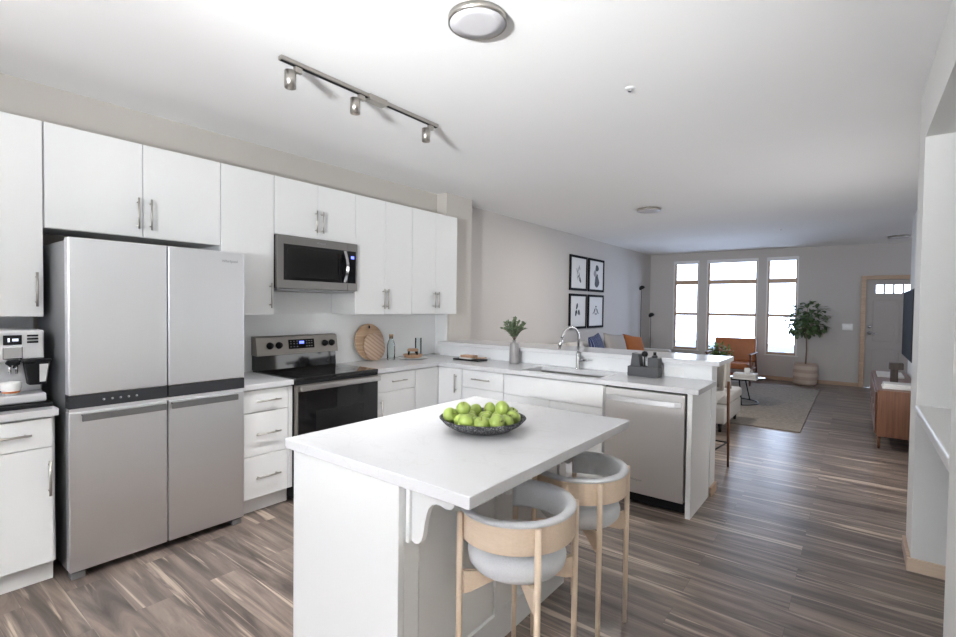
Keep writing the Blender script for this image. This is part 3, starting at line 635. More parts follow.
# back guard: black riser below, steel control panel above
MB().prism([(0.013, 0.922), (0.085, 0.922), (0.075, 1.045), (0.013, 1.045)], 'y', RY0 + 0.006, RY1 - 0.006).build('back_riser', 'black_gloss', t)
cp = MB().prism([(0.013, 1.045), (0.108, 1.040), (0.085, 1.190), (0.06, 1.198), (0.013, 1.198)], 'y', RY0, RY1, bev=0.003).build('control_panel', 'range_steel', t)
def on_panel(z): return 0.108 - (z - 1.04) * (0.023 / 0.15)
sl = math.atan2(0.023, 0.15)
xp = on_panel(1.12)
MB().box(xp - 0.002, xp + 0.004, 2.285, 2.53, 1.085, 1.163, rot=(Vector((xp, 2.4, 1.12)), -sl, 'Y')).build('display', 'black_gloss', cp)
MB().box(xp + 0.0025, xp + 0.0052, 2.385, 2.43, 1.125, 1.148, rot=(Vector((xp, 2.4, 1.12)), -sl, 'Y')).build('clock_digits', 'led_blue', cp)
mb = MB()
for yk in (2.30, 2.33, 2.36, 2.45, 2.475, 2.50):
    for zk in (1.10, 1.125, 1.145):
        xq = on_panel(zk); mb.box(xq + 0.003, xq + 0.0048, yk, yk + 0.010, zk, zk + 0.006)
mb.build('button_marks', 'logo', cp)
for yk in (2.118, 2.197, 2.640, 2.712):
    MB().lathe([(0, 0), (0.029, 0), (0.029, 0.006), (0.023, 0.008), (0.022, 0.026), (0, 0.028)], (on_panel(1.12), yk, 1.12), 24, rot=Matrix.Rotation(R(90) - sl, 3, 'Y')).box(on_panel(1.12) + 0.02, on_panel(1.12) + 0.033, yk - 0.004, yk + 0.004, 1.103, 1.139).build('knob', 'black', cp)
text_mesh('brand_mark', 'Whirlpool', 0.014, 'logo', cp, (on_panel(1.065) + 0.001, 2.41, 1.065), FACE_X)
B(0.627, 0.664, RY0, RY1, 0.872, 0.8955, bev=0.002).build('front_lip', 'black', t)
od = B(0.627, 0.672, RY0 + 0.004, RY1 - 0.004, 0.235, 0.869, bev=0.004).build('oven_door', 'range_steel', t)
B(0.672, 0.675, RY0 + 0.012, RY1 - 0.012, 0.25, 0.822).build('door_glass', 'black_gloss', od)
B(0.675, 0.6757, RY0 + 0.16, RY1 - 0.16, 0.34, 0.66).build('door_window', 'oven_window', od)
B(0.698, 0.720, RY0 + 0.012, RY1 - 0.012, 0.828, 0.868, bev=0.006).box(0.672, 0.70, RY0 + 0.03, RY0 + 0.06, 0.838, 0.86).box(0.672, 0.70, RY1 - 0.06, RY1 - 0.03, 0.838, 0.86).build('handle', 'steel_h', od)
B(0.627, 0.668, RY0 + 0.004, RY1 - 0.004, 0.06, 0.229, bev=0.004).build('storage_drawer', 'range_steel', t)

# ------------------------------------------------------------------ microwave
MY0, MY1, MZ0, MZ1, MX = 2.012, 2.774, 1.578, 2.000, 0.385
t = thing('microwave', 'over-the-range stainless microwave with black door', 'microwave', (0.2, 2.39, MZ0))
B(0.013, MX - 0.035, MY0 + 0.002, MY1 - 0.002, MZ0 + 0.01, MZ1, bev=0.003).build('body', 'black', t)
B(0.02, MX - 0.03, MY0 + 0.02, MY1 - 0.02, MZ0 - 0.008, MZ0 + 0.009, bev=0.003).build('vent_base', 'steel_side', t)
DY = 2.665
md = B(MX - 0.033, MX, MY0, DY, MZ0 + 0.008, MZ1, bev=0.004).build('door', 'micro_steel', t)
B(MX, MX + 0.002, MY0 + 0.055, DY - 0.003, MZ0 + 0.075, MZ1 - 0.068).build('door_glass', 'black_gloss', md)
B(MX + 0.002, MX + 0.0026, MY0 + 0.085, DY - 0.10, MZ0 + 0.10, MZ1 - 0.095).build('door_window', 'oven_window', md)
hp = [(MX + 0.008 + 0.04 * math.sin(PI * k / 14), DY - 0.035, MZ0 + 0.082 + 0.265 * k / 14) for k in range(15)]
mb = MB()
for (a, b) in zip(hp, hp[1:]): pass
def strip_tube(path, w, th):
    def fn(t):
        P = [Vector(p) for p in path]; rings = []
        for i, p in enumerate(P):
            dd = (P[min(i + 1, len(P) - 1)] - P[max(i - 1, 0)]).normalized(); n = Vector((dd.z, 0, -dd.x))
            rings.append([t.verts.new(p + n * a + Vector((0, b, 0))) for a, b in ((-th, -w), (th, -w), (th, w), (-th, w))])
        for A_, B_ in zip(rings, rings[1:]):
            for k in range(4): t.faces.new((A_[k], B_[k], B_[(k + 1) % 4], A_[(k + 1) % 4]))
        t.faces.new(rings[0]); t.faces.new(rings[-1])
    return MB()._new(fn, 0, 2, False)
mb.bm.free()
strip_tube(hp, 0.014, 0.005).build('handle', 'chrome', md)
pn = B(MX - 0.033, MX, DY + 0.002, MY1, MZ0 + 0.008, MZ1, bev=0.004).build('control_panel', 'micro_steel', t)
B(MX, MX + 0.002, DY + 0.003, MY1 - 0.022, MZ0 + 0.075, MZ1 - 0.068).build('keypad', 'black_gloss', pn)
B(MX + 0.002, MX + 0.0026, DY + 0.035, MY1 - 0.04, MZ1 - 0.135, MZ1 - 0.11).build('clock_digits', 'led_blue', pn)
text_mesh('brand_mark', 'Whirlpool', 0.020, 'logo', md, (MX + 0.001, 2.40, MZ1 - 0.034), FACE_X)

# ------------------------------------------------------------------ dishwasher
WX0, WX1 = 2.372, 2.958
t = thing('dishwasher', 'stainless steel dishwasher at the end of the peninsula', 'dishwasher', (2.665, 3.85, 0))
B(2.358, 2.968, 3.62, 4.10, 0.02, 0.866).build('body', 'black', t)
dd = B(WX0, WX1, 3.566, 3.615, 0.098, 0.862, bev=0.005).build('door', 'steel_x', t)
hx = [WX0 + 0.02 + (WX1 - WX0 - 0.04) * k / 12 for k in range(13)]
mb = MB()
def dw_handle(t_):
    rings = []
    for i, x in enumerate(hx):
        yy = 3.566 - 0.012 - 0.035 * math.sin(PI * i / 12) ** 0.6
        rings.append([t_.verts.new((x, yy + a, z)) for a, z in ((0.0, 0.774), (0.012, 0.770), (0.012, 0.812), (0.0, 0.808))])
    for A_, B_ in zip(rings, rings[1:]):
        for k in range(4): t_.faces.new((A_[k], B_[k], B_[(k + 1) % 4], A_[(k + 1) % 4]))
    t_.faces.new(rings[0]); t_.faces.new(rings[-1])
mb._new(dw_handle).build('handle', 'steel_bar', dd)
B(2.362, 2.966, 3.60, 3.62, 0.866, 0.874).build('top_gasket', 'black', t)
B(WX0, WX1, 3.63, 3.65, 0.015, 0.095).build('toe_panel', 'black', t)
text_mesh('brand_mark', 'Whirlpool', 0.022, 'logo', dd, (2.62, 3.5655, 0.20), FACE_MY)
tag(B(2.353, 2.358, 3.59, 3.62, 0.115, 0.872).build('filler_strip', 'cab'), 'slim white filler strip beside the dishwasher', 'filler strip')

# ------------------------------------------------------------------ island
IX0, IX1, IY0, IY1 = 2.039, 3.013, 1.098, 2.366
t = thing('kitchen_island', 'white kitchen island with panelled side and scrolled brackets', 'kitchen island', (2.38, 1.73, 0))
BX0, BX1, BY0, BY1 = 2.062, 2.672, 1.155, 2.330
B(BX0, BX1, BY0, BY1, 0.0, 0.872).build('body', 'cab', t)
B(BX0 - 0.006, BX1 + 0.014, 1.128, 1.154, 0.0, 0.872, bev=0.0015, seg=1).build('end_panel', 'cab', t)
# panelled back on the stool side
mb = MB()
X0, X1 = BX1, BX1 + 0.014
mb.box(X0, X1, BY0, BY0 + 0.07, 0.0, 0.872).box(X0, X1, BY1 - 0.07, BY1, 0.0, 0.872).box(X0, X1, BY0 + 0.07, BY1 - 0.07, 0.80, 0.872).box(X0, X1, BY0 + 0.07, BY1 - 0.07, 0.0, 0.13)
mb.box(X0, X1, 1.70, 1.77, 0.13, 0.80); mb.build('panel_frame', 'cab', t)
for ya, yb in ((BY0 + 0.08, 1.69), (1.78, BY1 - 0.08)):
    B(X0, X0 + 0.006, ya, yb, 0.14, 0.79, bev=0.003).build('inset_panel', 'cab', t)
def corbel(y0):
    pr = [(X1 + 0.018, 0.872), (X1 + 0.212, 0.872), (X1 + 0.212, 0.848), (X1 + 0.206, 0.828), (X1 + 0.192, 0.815), (X1 + 0.172, 0.812), (X1 + 0.150, 0.818), (X1 + 0.130, 0.820), (X1 + 0.110, 0.812), (X1 + 0.094, 0.795), (X1 + 0.084, 0.768), (X1 + 0.078, 0.735), (X1 + 0.072, 0.700), (X1 + 0.064, 0.676), (X1 + 0.050, 0.662), (X1 + 0.034, 0.658), (X1 + 0.018, 0.664)]
    k = MB().prism(pr, 'y', y0, y0 + 0.022, bev=0.0015).build('bracket', 'cab', t)
    MB().box(X1 + 0.0005, X1 + 0.0175, y0 - 0.012, y0 + 0.034, 0.658, 0.872, bev=0.002).build('mounting_plate', 'cab', k)
corbel(1.172); corbel(1.724); corbel(2.27)
B(IX0, IX1, IY0, IY1, 0.874, 0.914, bev=0.003).build('island_top', 'quartz', t)

# fruit bowl and apples
BC = (2.585, 1.725)
prof = [(0, 0.0), (0.085, 0.0), (0.13, 0.014), (0.168, 0.036), (0.193, 0.062), (0.188, 0.064), (0.163, 0.042), (0.125, 0.022), (0.085, 0.010), (0, 0.009)]
tag(MB().lathe(prof, (BC[0], BC[1], CZ), 48).build('fruit_bowl', 'stone'), 'wide shallow black speckled bowl on the island', 'bowl')
random.seed(5)
def apple_proto():
    prof = []
    for k in range(15):
        th = PI * k / 14; r = math.sin(th); z = -math.cos(th)
        r2 = r * (1.0 + 0.06 * z); z2 = z * 0.88
        z2 -= 0.30 * math.exp(-(r / 0.28) ** 2) * (1 if z > 0 else -0.45)
        prof.append((max(0.0, r2 * 0.0345) if 0 < k < 14 else 0.0, z2 * 0.0345))
    a = MB().lathe(prof, (0, 0, 0), 20).build('apple', 'apple')
    MB().tube([(0, 0, 0.018), (0.001, 0.001, 0.027), (0.004, 0.002, 0.036)], [0.0014, 0.0012, 0.0017], 6).build('stem', 'apple_stem', a)
    return a
def bowl_z(r):
    K = [(0, 0.009), (0.085, 0.010), (0.125, 0.022), (0.163, 0.042), (0.188, 0.064), (0.26, 0.14)]
    for (a, za), (b_, zb) in zip(K, K[1:]):
        if r <= b_: return za + (zb - za) * (r - a) / (b_ - a)
    return 0.14
AR = 0.0330
pos = []
for k in range(13): pos.append([0.145 * math.cos(2 * PI * k / 13), 0.145 * math.sin(2 * PI * k / 13), 0.08])
for k in range(7): pos.append([0.075 * math.cos(2 * PI * k / 7 + .4), 0.075 * math.sin(2 * PI * k / 7 + .4), 0.07])
for k in range(2): pos.append([0.095 * math.cos(2 * PI * k / 2 + .9), 0.095 * math.sin(2 * PI * k / 2 + .9), 0.125])
pos.append([0.01, 0.0, 0.06])
pos = [Vector((p[0] + random.uniform(-.006, .006), p[1] + random.uniform(-.006, .006), p[2])) for p in pos]
for it in range(600):
    for p in pos: p.z -= 0.0006
    for _ in range(3):
        for i in range(len(pos)):
            for j in range(i):
                dlt = pos[i] - pos[j]; L_ = dlt.length
                if L_ < 2 * AR: q_ = dlt * ((2 * AR - L_) / max(L_, 1e-5) * 0.5); pos[i] += q_; pos[j] -= q_
        for p in pos:
            for rr_ in (-0.02, 0.0, 0.012, 0.024):
                r_ = math.hypot(p.x, p.y); rp = max(0.0, r_ + rr_); zb = bowl_z(rp)
                dx_ = rp - r_; dz_ = p.z - zb; L_ = math.hypot(dx_, dz_)
                if dz_ > 0 and L_ < AR:
                    k_ = (AR - L_) / max(L_, 1e-5); p.z += dz_ * k_
                    if r_ > 1e-4: f_ = 1 - dx_ * k_ / r_; p.x *= f_; p.y *= f_
spots = []
for p in pos:
    w_ = 'in the upper layer of the pile' if p.z > 0.075 else ('near the rim' if math.hypot(p.x, p.y) > 0.1 else 'in the middle of the pile')
    spots.append((p.x, p.y, p.z, w_))
ap = apple_proto()
for i, (x, y, z, w_) in enumerate(spots):
    o = ap if i == 0 else dup(ap)
    o.location = (BC[0] + x, BC[1] + y, CZ + z + 0.001)
    o.rotation_euler = (random.uniform(-1.3, 1.3), random.uniform(-1.3, 1.3), random.uniform(0, 6.28)); s_ = random.uniform(0.93, 1.0); o.scale = (s_, s_, s_)
    tag(o, 'green apple %s in the black bowl' % w_, 'apple', 'green apples in the bowl, ' + w_)

# ------------------------------------------------------------------ counter stools
def make_stool():
    t = thing('counter_stool', '', 'stool')
    RB = 0.205
    leg_a = [R(-41), R(41), R(123), R(-123)]
    n = 40
    arc = [(RB * math.cos(th), RB * 1.05 * math.sin(th)) for th in [R(-127) + R(254) * k / n for k in range(n + 1)]]
    MB().sweep([(x, y, 0) for x, y in arc], [(-0.005, 0.640), (0.006, 0.640), (0.006, 0.733), (-0.005, 0.733)], smooth=False).build('wood_band', 'oak_band', t)
    sec = [(0.009, 0.734), (0.012, 0.740), (0.008, 0.747), (-0.004, 0.750), (-0.018, 0.748), (-0.027, 0.740), (-0.030, 0.722), (-0.029, 0.690), (-0.028, 0.655), (-0.022, 0.641), (-0.012, 0.637), (-0.006, 0.641), (-0.0055, 0.734)]
    MB().sweep([(x, y, 0) for x, y in arc], sec, smooth=True).build('padded_backrest', 'boucle', t)
    for a in leg_a:
        x, y = (RB + 0.018) * math.cos(a), (RB * 1.05 + 0.018) * math.sin(a)
        MB().tube([(x, y, 0.0), (x, y, 0.35), (x, y, 0.734)], [0.0095, 0.0115, 0.0115], 14).build('leg', 'oak', t)
    MB().lathe([(0, 0.505), (0.12, 0.505), (0.162, 0.514), (0.180, 0.535), (0.184, 0.562), (0.176, 0.588), (0.150, 0.604), (0.08, 0.611), (0, 0.612)], (0, 0, 0), 40).build('seat', 'boucle_white', t)
    # crossing braces under the seat, deep at the legs
    for i, a in enumerate(leg_a):
        x, y = (RB + 0.010) * math.cos(a), (RB * 1.05 + 0.010) * math.sin(a); L = math.hypot(x, y)
        top = 0.504; pr = [(0.0, top - 0.03), (0.0, top), (L * 0.62, top), (L * 0.68, top + 0.006), (L - 0.028, top + 0.012), (L - 0.004, top + 0.02), (L - 0.004, top - 0.062), (L - 0.03, top - 0.062), (L * 0.45, top - 0.038)]
        mb = MB().prism(pr, 'y', -0.010, 0.010, bev=0.002); mb.xf(Matrix.Rotation(math.atan2(y, x), 4, 'Z')); mb.build('brace', 'oak_band', t)
    return t
st = make_stool()
st2 = dup(st)
st.location = (2.90, 1.530, 0); st.rotation_euler.z = R(3)
st['label'] = 'oak and pale grey counter stool nearest the island corner'; st['group'] = 'round-backed stools at the island'
st2.location = (2.895, 2.06, 0); st2.rotation_euler.z = R(0)
st2['label'] = 'oak and pale grey counter stool nearer the dishwasher'; st2['group'] = 'round-backed stools at the island'

# ------------------------------------------------------------------ things on the kitchen worktops
# coffee machine
t = thing('coffee_machine', 'silver automatic coffee machine with black milk carafe', 'coffee machine', (0.32, 0.52, CZ))
Z0 = CZ + 0.022
B(0.06, 0.36, 0.395, 0.655, Z0, Z0 + 0.375, bev=0.012, seg=3).build('body', 'silver_plastic', t)
B(0.36, 0.435, 0.40, 0.65, Z0 + 0.21, Z0 + 0.375, bev=0.010, seg=3).build('front_head', 'silver_plastic', t)
dp = B(0.434, 0.440, 0.488, 0.56, Z0 + 0.300, Z0 + 0.350, bev=0.002).build('display', 'black_gloss', t)
MB().box(0.440, 0.4408, 0.505, 0.513, Z0 + 0.315, Z0 + 0.335).box(0.440, 0.4408, 0.522, 0.546, Z0 + 0.318, Z0 + 0.332).build('display_symbols', 'led', dp)
mb = MB()
for k in range(3): mb.box(0.434, 0.440, 0.58, 0.625, Z0 + 0.307 + 0.017 * k, Z0 + 0.316 + 0.017 * k, bev=0.002)
mb.build('vent_slots', 'black', t)
B(0.434, 0.444, 0.485, 0.563, Z0 + 0.225, Z0 + 0.292, bev=0.006).build('chrome_plate', 'chrome', t)
MB().box(0.40, 0.46, 0.50, 0.55, Z0 + 0.195, Z0 + 0.222, bev=0.006).build('spout_block', 'black', t)
for y in (0.512, 0.538): MB().tube([(0.44, y, Z0 + 0.197), (0.44, y, Z0 + 0.15)], [0.008, 0.006], 10).build('coffee_spout', 'chrome', t)
B(0.36, 0.505, 0.41, 0.645, Z0, Z0 + 0.045, bev=0.008).build('drip_tray', 'silver_plastic', t)
mc = MB().prism([(0.575, Z0 + 0.09), (0.645, Z0 + 0.09), (0.66, Z0 + 0.205), (0.56, Z0 + 0.205)], 'x', 0.44, 0.50, bev=0.006).build('milk_carafe', 'black', t)
MB().box(0.43, 0.505, 0.552, 0.668, Z0 + 0.206, Z0 + 0.226, bev=0.006).tube([(0.45, 0.56, Z0 + 0.215), (0.455, 0.535, Z0 + 0.215), (0.455, 0.525, Z0 + 0.18)], 0.006, 8).build('carafe_lid', 'black', mc)
MB().prism([(0.617, Z0 + 0.105), (0.641, Z0 + 0.105), (0.653, Z0 + 0.198), (0.617, Z0 + 0.198)], 'x', 0.499, 0.5035).build('milk_window', 'ceramic', mc)
tag(B(0.045, 0.56, 0.30, 0.66, CZ + 0.001, CZ + 0.021, bev=0.004).build('serving_tray', 'black'), 'black tray under the coffee machine', 'tray')
t = thing('coffee_cup', 'white cup with blue and orange band on the coffee machine tray', 'cup', (0.465, 0.51, Z0 + 0.0455))
zc0 = Z0 + 0.0455
MB().lathe([(0, 0), (0.026, 0), (0.032, 0.01), (0.040, 0.03), (0.043, 0.065), (0.040, 0.065), (0.037, 0.03), (0.028, 0.008), (0, 0.006)], (0.462, 0.512, zc0), 28).build('bowl', 'ceramic', t)
MB().tube([(0.462, 0.472, zc0 + 0.052), (0.462, 0.452, zc0 + 0.045), (0.462, 0.452, zc0 + 0.028), (0.462, 0.476, zc0 + 0.018)], 0.005, 8).build('cup_handle', 'blue', t)
MB().lathe([(0.0335, 0.010), (0.0375, 0.020), (0.0380, 0.020), (0.0340, 0.010)], (0.462, 0.512, zc0), 28, closed=True).build('painted_band', 'orange', t)

# cutting boards leaning on the splash
def disc_board(c, r, th, lean, spin, name, label, m):
    mb = MB().lathe([(0, -th / 2), (r - 0.004, -th / 2), (r, -th / 2 + 0.004), (r, th / 2 - 0.004), (r - 0.004, th / 2), (0, th / 2)], (0, 0, 0), 56)
    mb.xf(Matrix.Translation(Vector(c)) @ Matrix.Rotation(R(90) - lean, 4, 'Y') @ Matrix.Rotation(spin, 4, 'Z'))
    return tag(mb.build(name, m), label, 'cutting board', 'round cutting boards leaning on the splash')
lean = R(10)
r = 0.183
b1 = disc_board((0.015 + 0.010 / math.cos(lean) + r * math.sin(lean) + 0.006, 3.185, CZ + r * math.cos(lean) + 0.004), r, 0.018, lean, 0.5, 'cutting_board', 'large round wooden cutting board behind the smaller one', 'board_wood')
hz = CZ + r * math.cos(lean) + 0.145
MB().box(0.055, 0.0565, 3.176, 3.192, hz - 0.006, hz + 0.022).build('hanging_hole', 'black', b1).location = (0, 0, 0)
r2 = 0.135
disc_board((0.015 + 0.030 + r2 * math.sin(lean) + 0.042, 3.205, CZ + r2 * math.cos(lean) + 0.004), r2, 0.016, lean, 0.9, 'cutting_board', 'smaller round slatted cutting board in front', 'board_light')
# glass bottle
t = thing('glass_bottle', 'clear glass bottle with cork stopper beside the cutting boards', 'bottle', (0.165, 3.375, CZ))
MB().lathe([(0, 0.001), (0.037, 0.001), (0.040, 0.006), (0.040, 0.150), (0.030, 0.185), (0.019, 0.205), (0.019, 0.235), (0.0165, 0.235), (0.0165, 0.204), (0.027, 0.183), (0.037, 0.149), (0.037, 0.008), (0, 0.007)], (0.165, 3.375, CZ), 32).build('bottle_glass', 'clear', t)
MB().lathe([(0, 0.215), (0.0155, 0.215), (0.0165, 0.236), (0.022, 0.237), (0.022, 0.258), (0, 0.259)], (0.165, 3.375, CZ), 20).build('stopper', 'cork', t)
# platter, wooden bowl, jar
PC = (0.25, 3.60)
tag(MB().lathe([(0, 0.001), (0.09, 0.001), (0.155, 0.014), (0.155, 0.018), (0.09, 0.007), (0, 0.006)], (*PC, CZ), 40).build('platter', 'ceramic'), 'white round platter under the wooden bowl', 'platter')
tag(MB().lathe([(0, 0.0075), (0.06, 0.0075), (0.092, 0.022), (0.104, 0.046), (0.099, 0.048), (0.085, 0.028), (0.055, 0.016), (0, 0.015)], (*PC, CZ), 36).build('wooden_bowl', 'bowl_wood'), 'shallow brown wooden bowl on the white platter', 'bowl')
t = thing('glass_jar', 'low clear glass jar with wooden lid standing in the wooden bowl', 'jar', (*PC, CZ + 0.0165))
MB().lathe([(0, 0.0), (0.050, 0.0), (0.052, 0.004), (0.052, 0.062), (0.049, 0.062), (0.049, 0.004), (0, 0.003)], (*PC, CZ + 0.0165), 32).build('jar_glass', 'clear', t)
MB().lathe([(0, 0.063), (0.055, 0.063), (0.058, 0.068), (0.058, 0.083), (0.052, 0.088), (0, 0.088)], (*PC, CZ + 0.0165), 32).build('lid', 'bowl_wood', t)
tag(MB().lathe([(0, 0.001), (0.034, 0.001), (0.036, 0.006), (0.036, 0.20), (0.034, 0.20), (0.034, 0.008), (0, 0.007)], (0.10, 3.83, CZ), 28).build('glass_carafe', 'clear'), 'tall straight clear glass vessel behind the platter', 'glass')
# black tray with wooden block
tag(B(0.60, 0.93, 3.83, 3.99, CZ + 0.001, CZ + 0.014, bev=0.003).build('serving_board', 'black'), 'flat black tray on the peninsula worktop', 'tray')
tag(MB().box(0.66, 0.82, 3.86, 3.96, CZ + 0.015, CZ + 0.027, bev=0.003).build('book', 'paper'), 'thin pale book under the wooden box on the black tray', 'book')
tag(MB().box(0.67, 0.83, 3.865, 3.955, CZ + 0.028, CZ + 0.052, bev=0.004).build('wooden_box', 'bowl_wood'), 'brown wooden box on the black tray', 'box')
tag(MB().tube([(0.84, 3.91, CZ + 0.024), (0.88, 3.915, CZ + 0.030), (0.96, 3.93, CZ + 0.036)], [0.010, 0.006, 0.007], 10).build('wooden_spoon', 'bowl_wood'), 'wooden handle sticking out beyond the black tray', 'utensil')
# vase with sprigs
VX, VY = 1.255, 3.985
t = thing('sprig_vase', 'ribbed grey vase with sage green sprigs beside the sink', 'vase', (VX, VY, CZ))
MB().lathe([(0, 0.001), (0.043, 0.001), (0.047, 0.006), (0.047, 0.190), (0.043, 0.200), (0.020, 0.207), (0.018, 0.222), (0.022, 0.228), (0.016, 0.228), (0.014, 0.2), (0, 0.19)], (VX, VY, CZ), 36).build('vessel', 'vase', t)
random.seed(11)
stems = MB(); fol = MB()
for k in range(26):
    an = 2 * PI * k / 26 * 3 + random.uniform(-.2, .2); sp = random.uniform(0.02, 0.155); h = 0.285 - sp * 0.95 + random.uniform(-0.03, 0.02)
    b = Vector((VX, VY, CZ + 0.215)); tip = b + Vector((sp * math.cos(an), sp * math.sin(an), h * 0.85)); mid = (b + tip) / 2 + Vector((0, 0, 0.02 + sp * 0.3))
    P = [b * (1 - q) ** 2 + mid * 2 * q * (1 - q) + tip * q * q for q in [i / 9 for i in range(10)]]
    stems.tube(P, 0.0014, 5)
    for i in range(2, 10):
        for sg in range(4):
            d = (P[i] - P[i - 1]).normalized() * 0.8 + Vector((random.uniform(-1, 1), random.uniform(-1, 1), random.uniform(-.2, 1.0))); fol.leaf(P[i], d, (0, 0, 1), random.uniform(0.026, 0.040), 0.0075, 0.1, 0.1)
stems.build('stems', 'bark', t); fol.build('foliage', 'leaf_sage', t)
# dish caddy
t = thing('sink_caddy', 'dark grey sink caddy at the back of the worktop', 'caddy', (2.52, 3.980, CZ))
MB().box(2.405, 2.655, 3.935, 4.035, CZ + 0.001, CZ + 0.080, bev=0.003).build('tray', 'caddy', t)
MB().prism([(2.425, CZ + 0.081), (2.505, CZ + 0.081), (2.49, CZ + 0.178), (2.438, CZ + 0.19)], 'y', 3.945, 4.025, bev=0.002).build('slanted_holder', 'caddy', t)
MB().box(2.565, 2.652, 3.945, 4.030, CZ + 0.081, CZ + 0.158, bev=0.003).build('cup_holder', 'caddy', t)
t = thing('dish_brush', 'black round-headed dish brush standing in the caddy', 'brush', (2.532, 3.980, CZ + 0.08))
MB().tube([(2.532, 3.980, CZ + 0.082), (2.53, 3.980, CZ + 0.16)], 0.006, 10).build('handle', 'black', t)
MB().lathe([(0, -0.026), (0.018, -0.019), (0.027, 0), (0.018, 0.019), (0, 0.026)], (2.53, 3.980, CZ + 0.182), 18).build('bristle_head', 'black', t)
t = thing('soap_bottle', 'small dark soap bottle top showing above the caddy', 'soap bottle', (2.61, 3.985, CZ + 0.159))
MB().lathe([(0, 0), (0.022, 0), (0.022, 0.012), (0.012, 0.018), (0, 0.018)], (2.61, 3.985, CZ + 0.159), 18).build('shoulder', 'caddy', t)
MB().lathe([(0, 0.018), (0.012, 0.018), (0.012, 0.042), (0, 0.043)], (2.61, 3.985, CZ + 0.159), 16).build('cap', 'black', t)
# wall plates
t = thing('wall_outlet', 'white outlet plate on the half wall above the worktop', 'outlet', (2.74, 4.11, 0.96))
MB().box(2.68, 2.80, 4.112, 4.1175, 0.925, 1.0, bev=0.002).build('plate', 'plastic_white', t)
for x in (2.71, 2.77): MB().box(x - 0.022, x + 0.022, 4.110, 4.1115, 0.94, 0.985, bev=0.001, seg=1).build('socket', 'ceramic', t)
t = thing('switch_plate', 'white triple switch plate on the far wall beside the door', 'switch', (3.755, 11.99, 1.155))
MB().box(3.67, 3.84, 11.993, 11.9995, 1.09, 1.22, bev=0.002).build('plate', 'plastic_white', t)
for x in (3.705, 3.755, 3.805): MB().box(x - 0.016, x + 0.016, 11.988, 11.9925, 1.12, 1.19, bev=0.001, seg=1).build('rocker', 'ceramic', t)

# ------------------------------------------------------------------ ceiling fittings
t = thing('track_light', 'brushed nickel track light with three heads on the kitchen ceiling', 'track light', (1.48, 2.0, ZC))
MB().box(1.463, 1.497, 1.395, 2.60, ZC - 0.022, ZC - 0.0005, bev=0.002).build('track', 'nickel', t)
MB().box(1.470, 1.490, 1.40, 2.595, ZC - 0.0235, ZC - 0.0222).build('track_slot', 'black', t)
MB().box(1.450, 1.510, 1.97, 2.11, ZC - 0.038, ZC - 0.0005, bev=0.004).build('feed_box', 'nickel', t)
for y in (1.50, 1.925, 2.535):
    h = MB().box(1.468, 1.492, y - 0.022, y + 0.022, ZC - 0.055, ZC - 0.024, bev=0.003).tube([(1.48, y, ZC - 0.05), (1.48, y - 0.03, ZC - 0.07), (1.48, y - 0.04, ZC - 0.10)], 0.006, 8).build('head_arm', 'nickel', t)
    MB().lathe([(0, 0), (0.030, 0), (0.030, -0.088), (0.027, -0.088), (0.026, -0.045), (0, -0.04)], (1.48, y - 0.045, ZC - 0.060), 24).build('lamp_head', 'nickel', h)
def disc_light(label, x, y, r):
    t = thing('ceiling_light', label, 'ceiling light', (x, y, ZC), 'flush round ceiling lights')
    MB().lathe([(r - 0.004, -0.0005), (r, -0.0005), (r, -0.028), (r - 0.006, -0.028)], (x, y, ZC), 56, closed=True).build('rim', 'nickel', t)
    MB().lathe([(0, -0.001), (r - 0.007, -0.001), (r - 0.007, -0.027), (r * 0.6, -0.029), (0, -0.030)], (x, y, ZC), 56).build('diffuser', 'diffuser', t)
disc_light('large round flush ceiling light nearest the track light', 2.507, 1.750, 0.132)
disc_light('round flush ceiling light over the near end of the living room', 1.722, 6.397, 0.150)
disc_light('round flush ceiling light near the front door', 4.43, 11.0, 0.150)
def sprinkler(label, x, y):
    t = thing('fire_sprinkler', label, 'sprinkler', (x, y, ZC), 'ceiling fire sprinklers')
    MB().lathe([(0, -0.0005), (0.028, -0.0005), (0.028, -0.004), (0.02, -0.008), (0, -0.008)], (x, y, ZC), 24).build('cover_plate', 'plastic_white', t)
    MB().tube([(x, y, ZC - 0.008), (x, y, ZC - 0.018)], 0.006, 10).lathe([(0, -0.018), (0.012, -0.018), (0.012, -0.021), (0, -0.021)], (x, y, ZC), 14).build('nozzle', 'chrome', t)
sprinkler('small white fire sprinkler on the kitchen ceiling', 2.801, 2.831); sprinkler('small white fire sprinkler on the living room ceiling', 2.905, 9.118)

# ------------------------------------------------------------------ living room
tag(B(0.95, 3.39, 6.98, 10.98, 0.0005, 0.013, bev=0.003).build('area_rug', 'rug'), 'woven taupe area rug in the living room', 'rug')
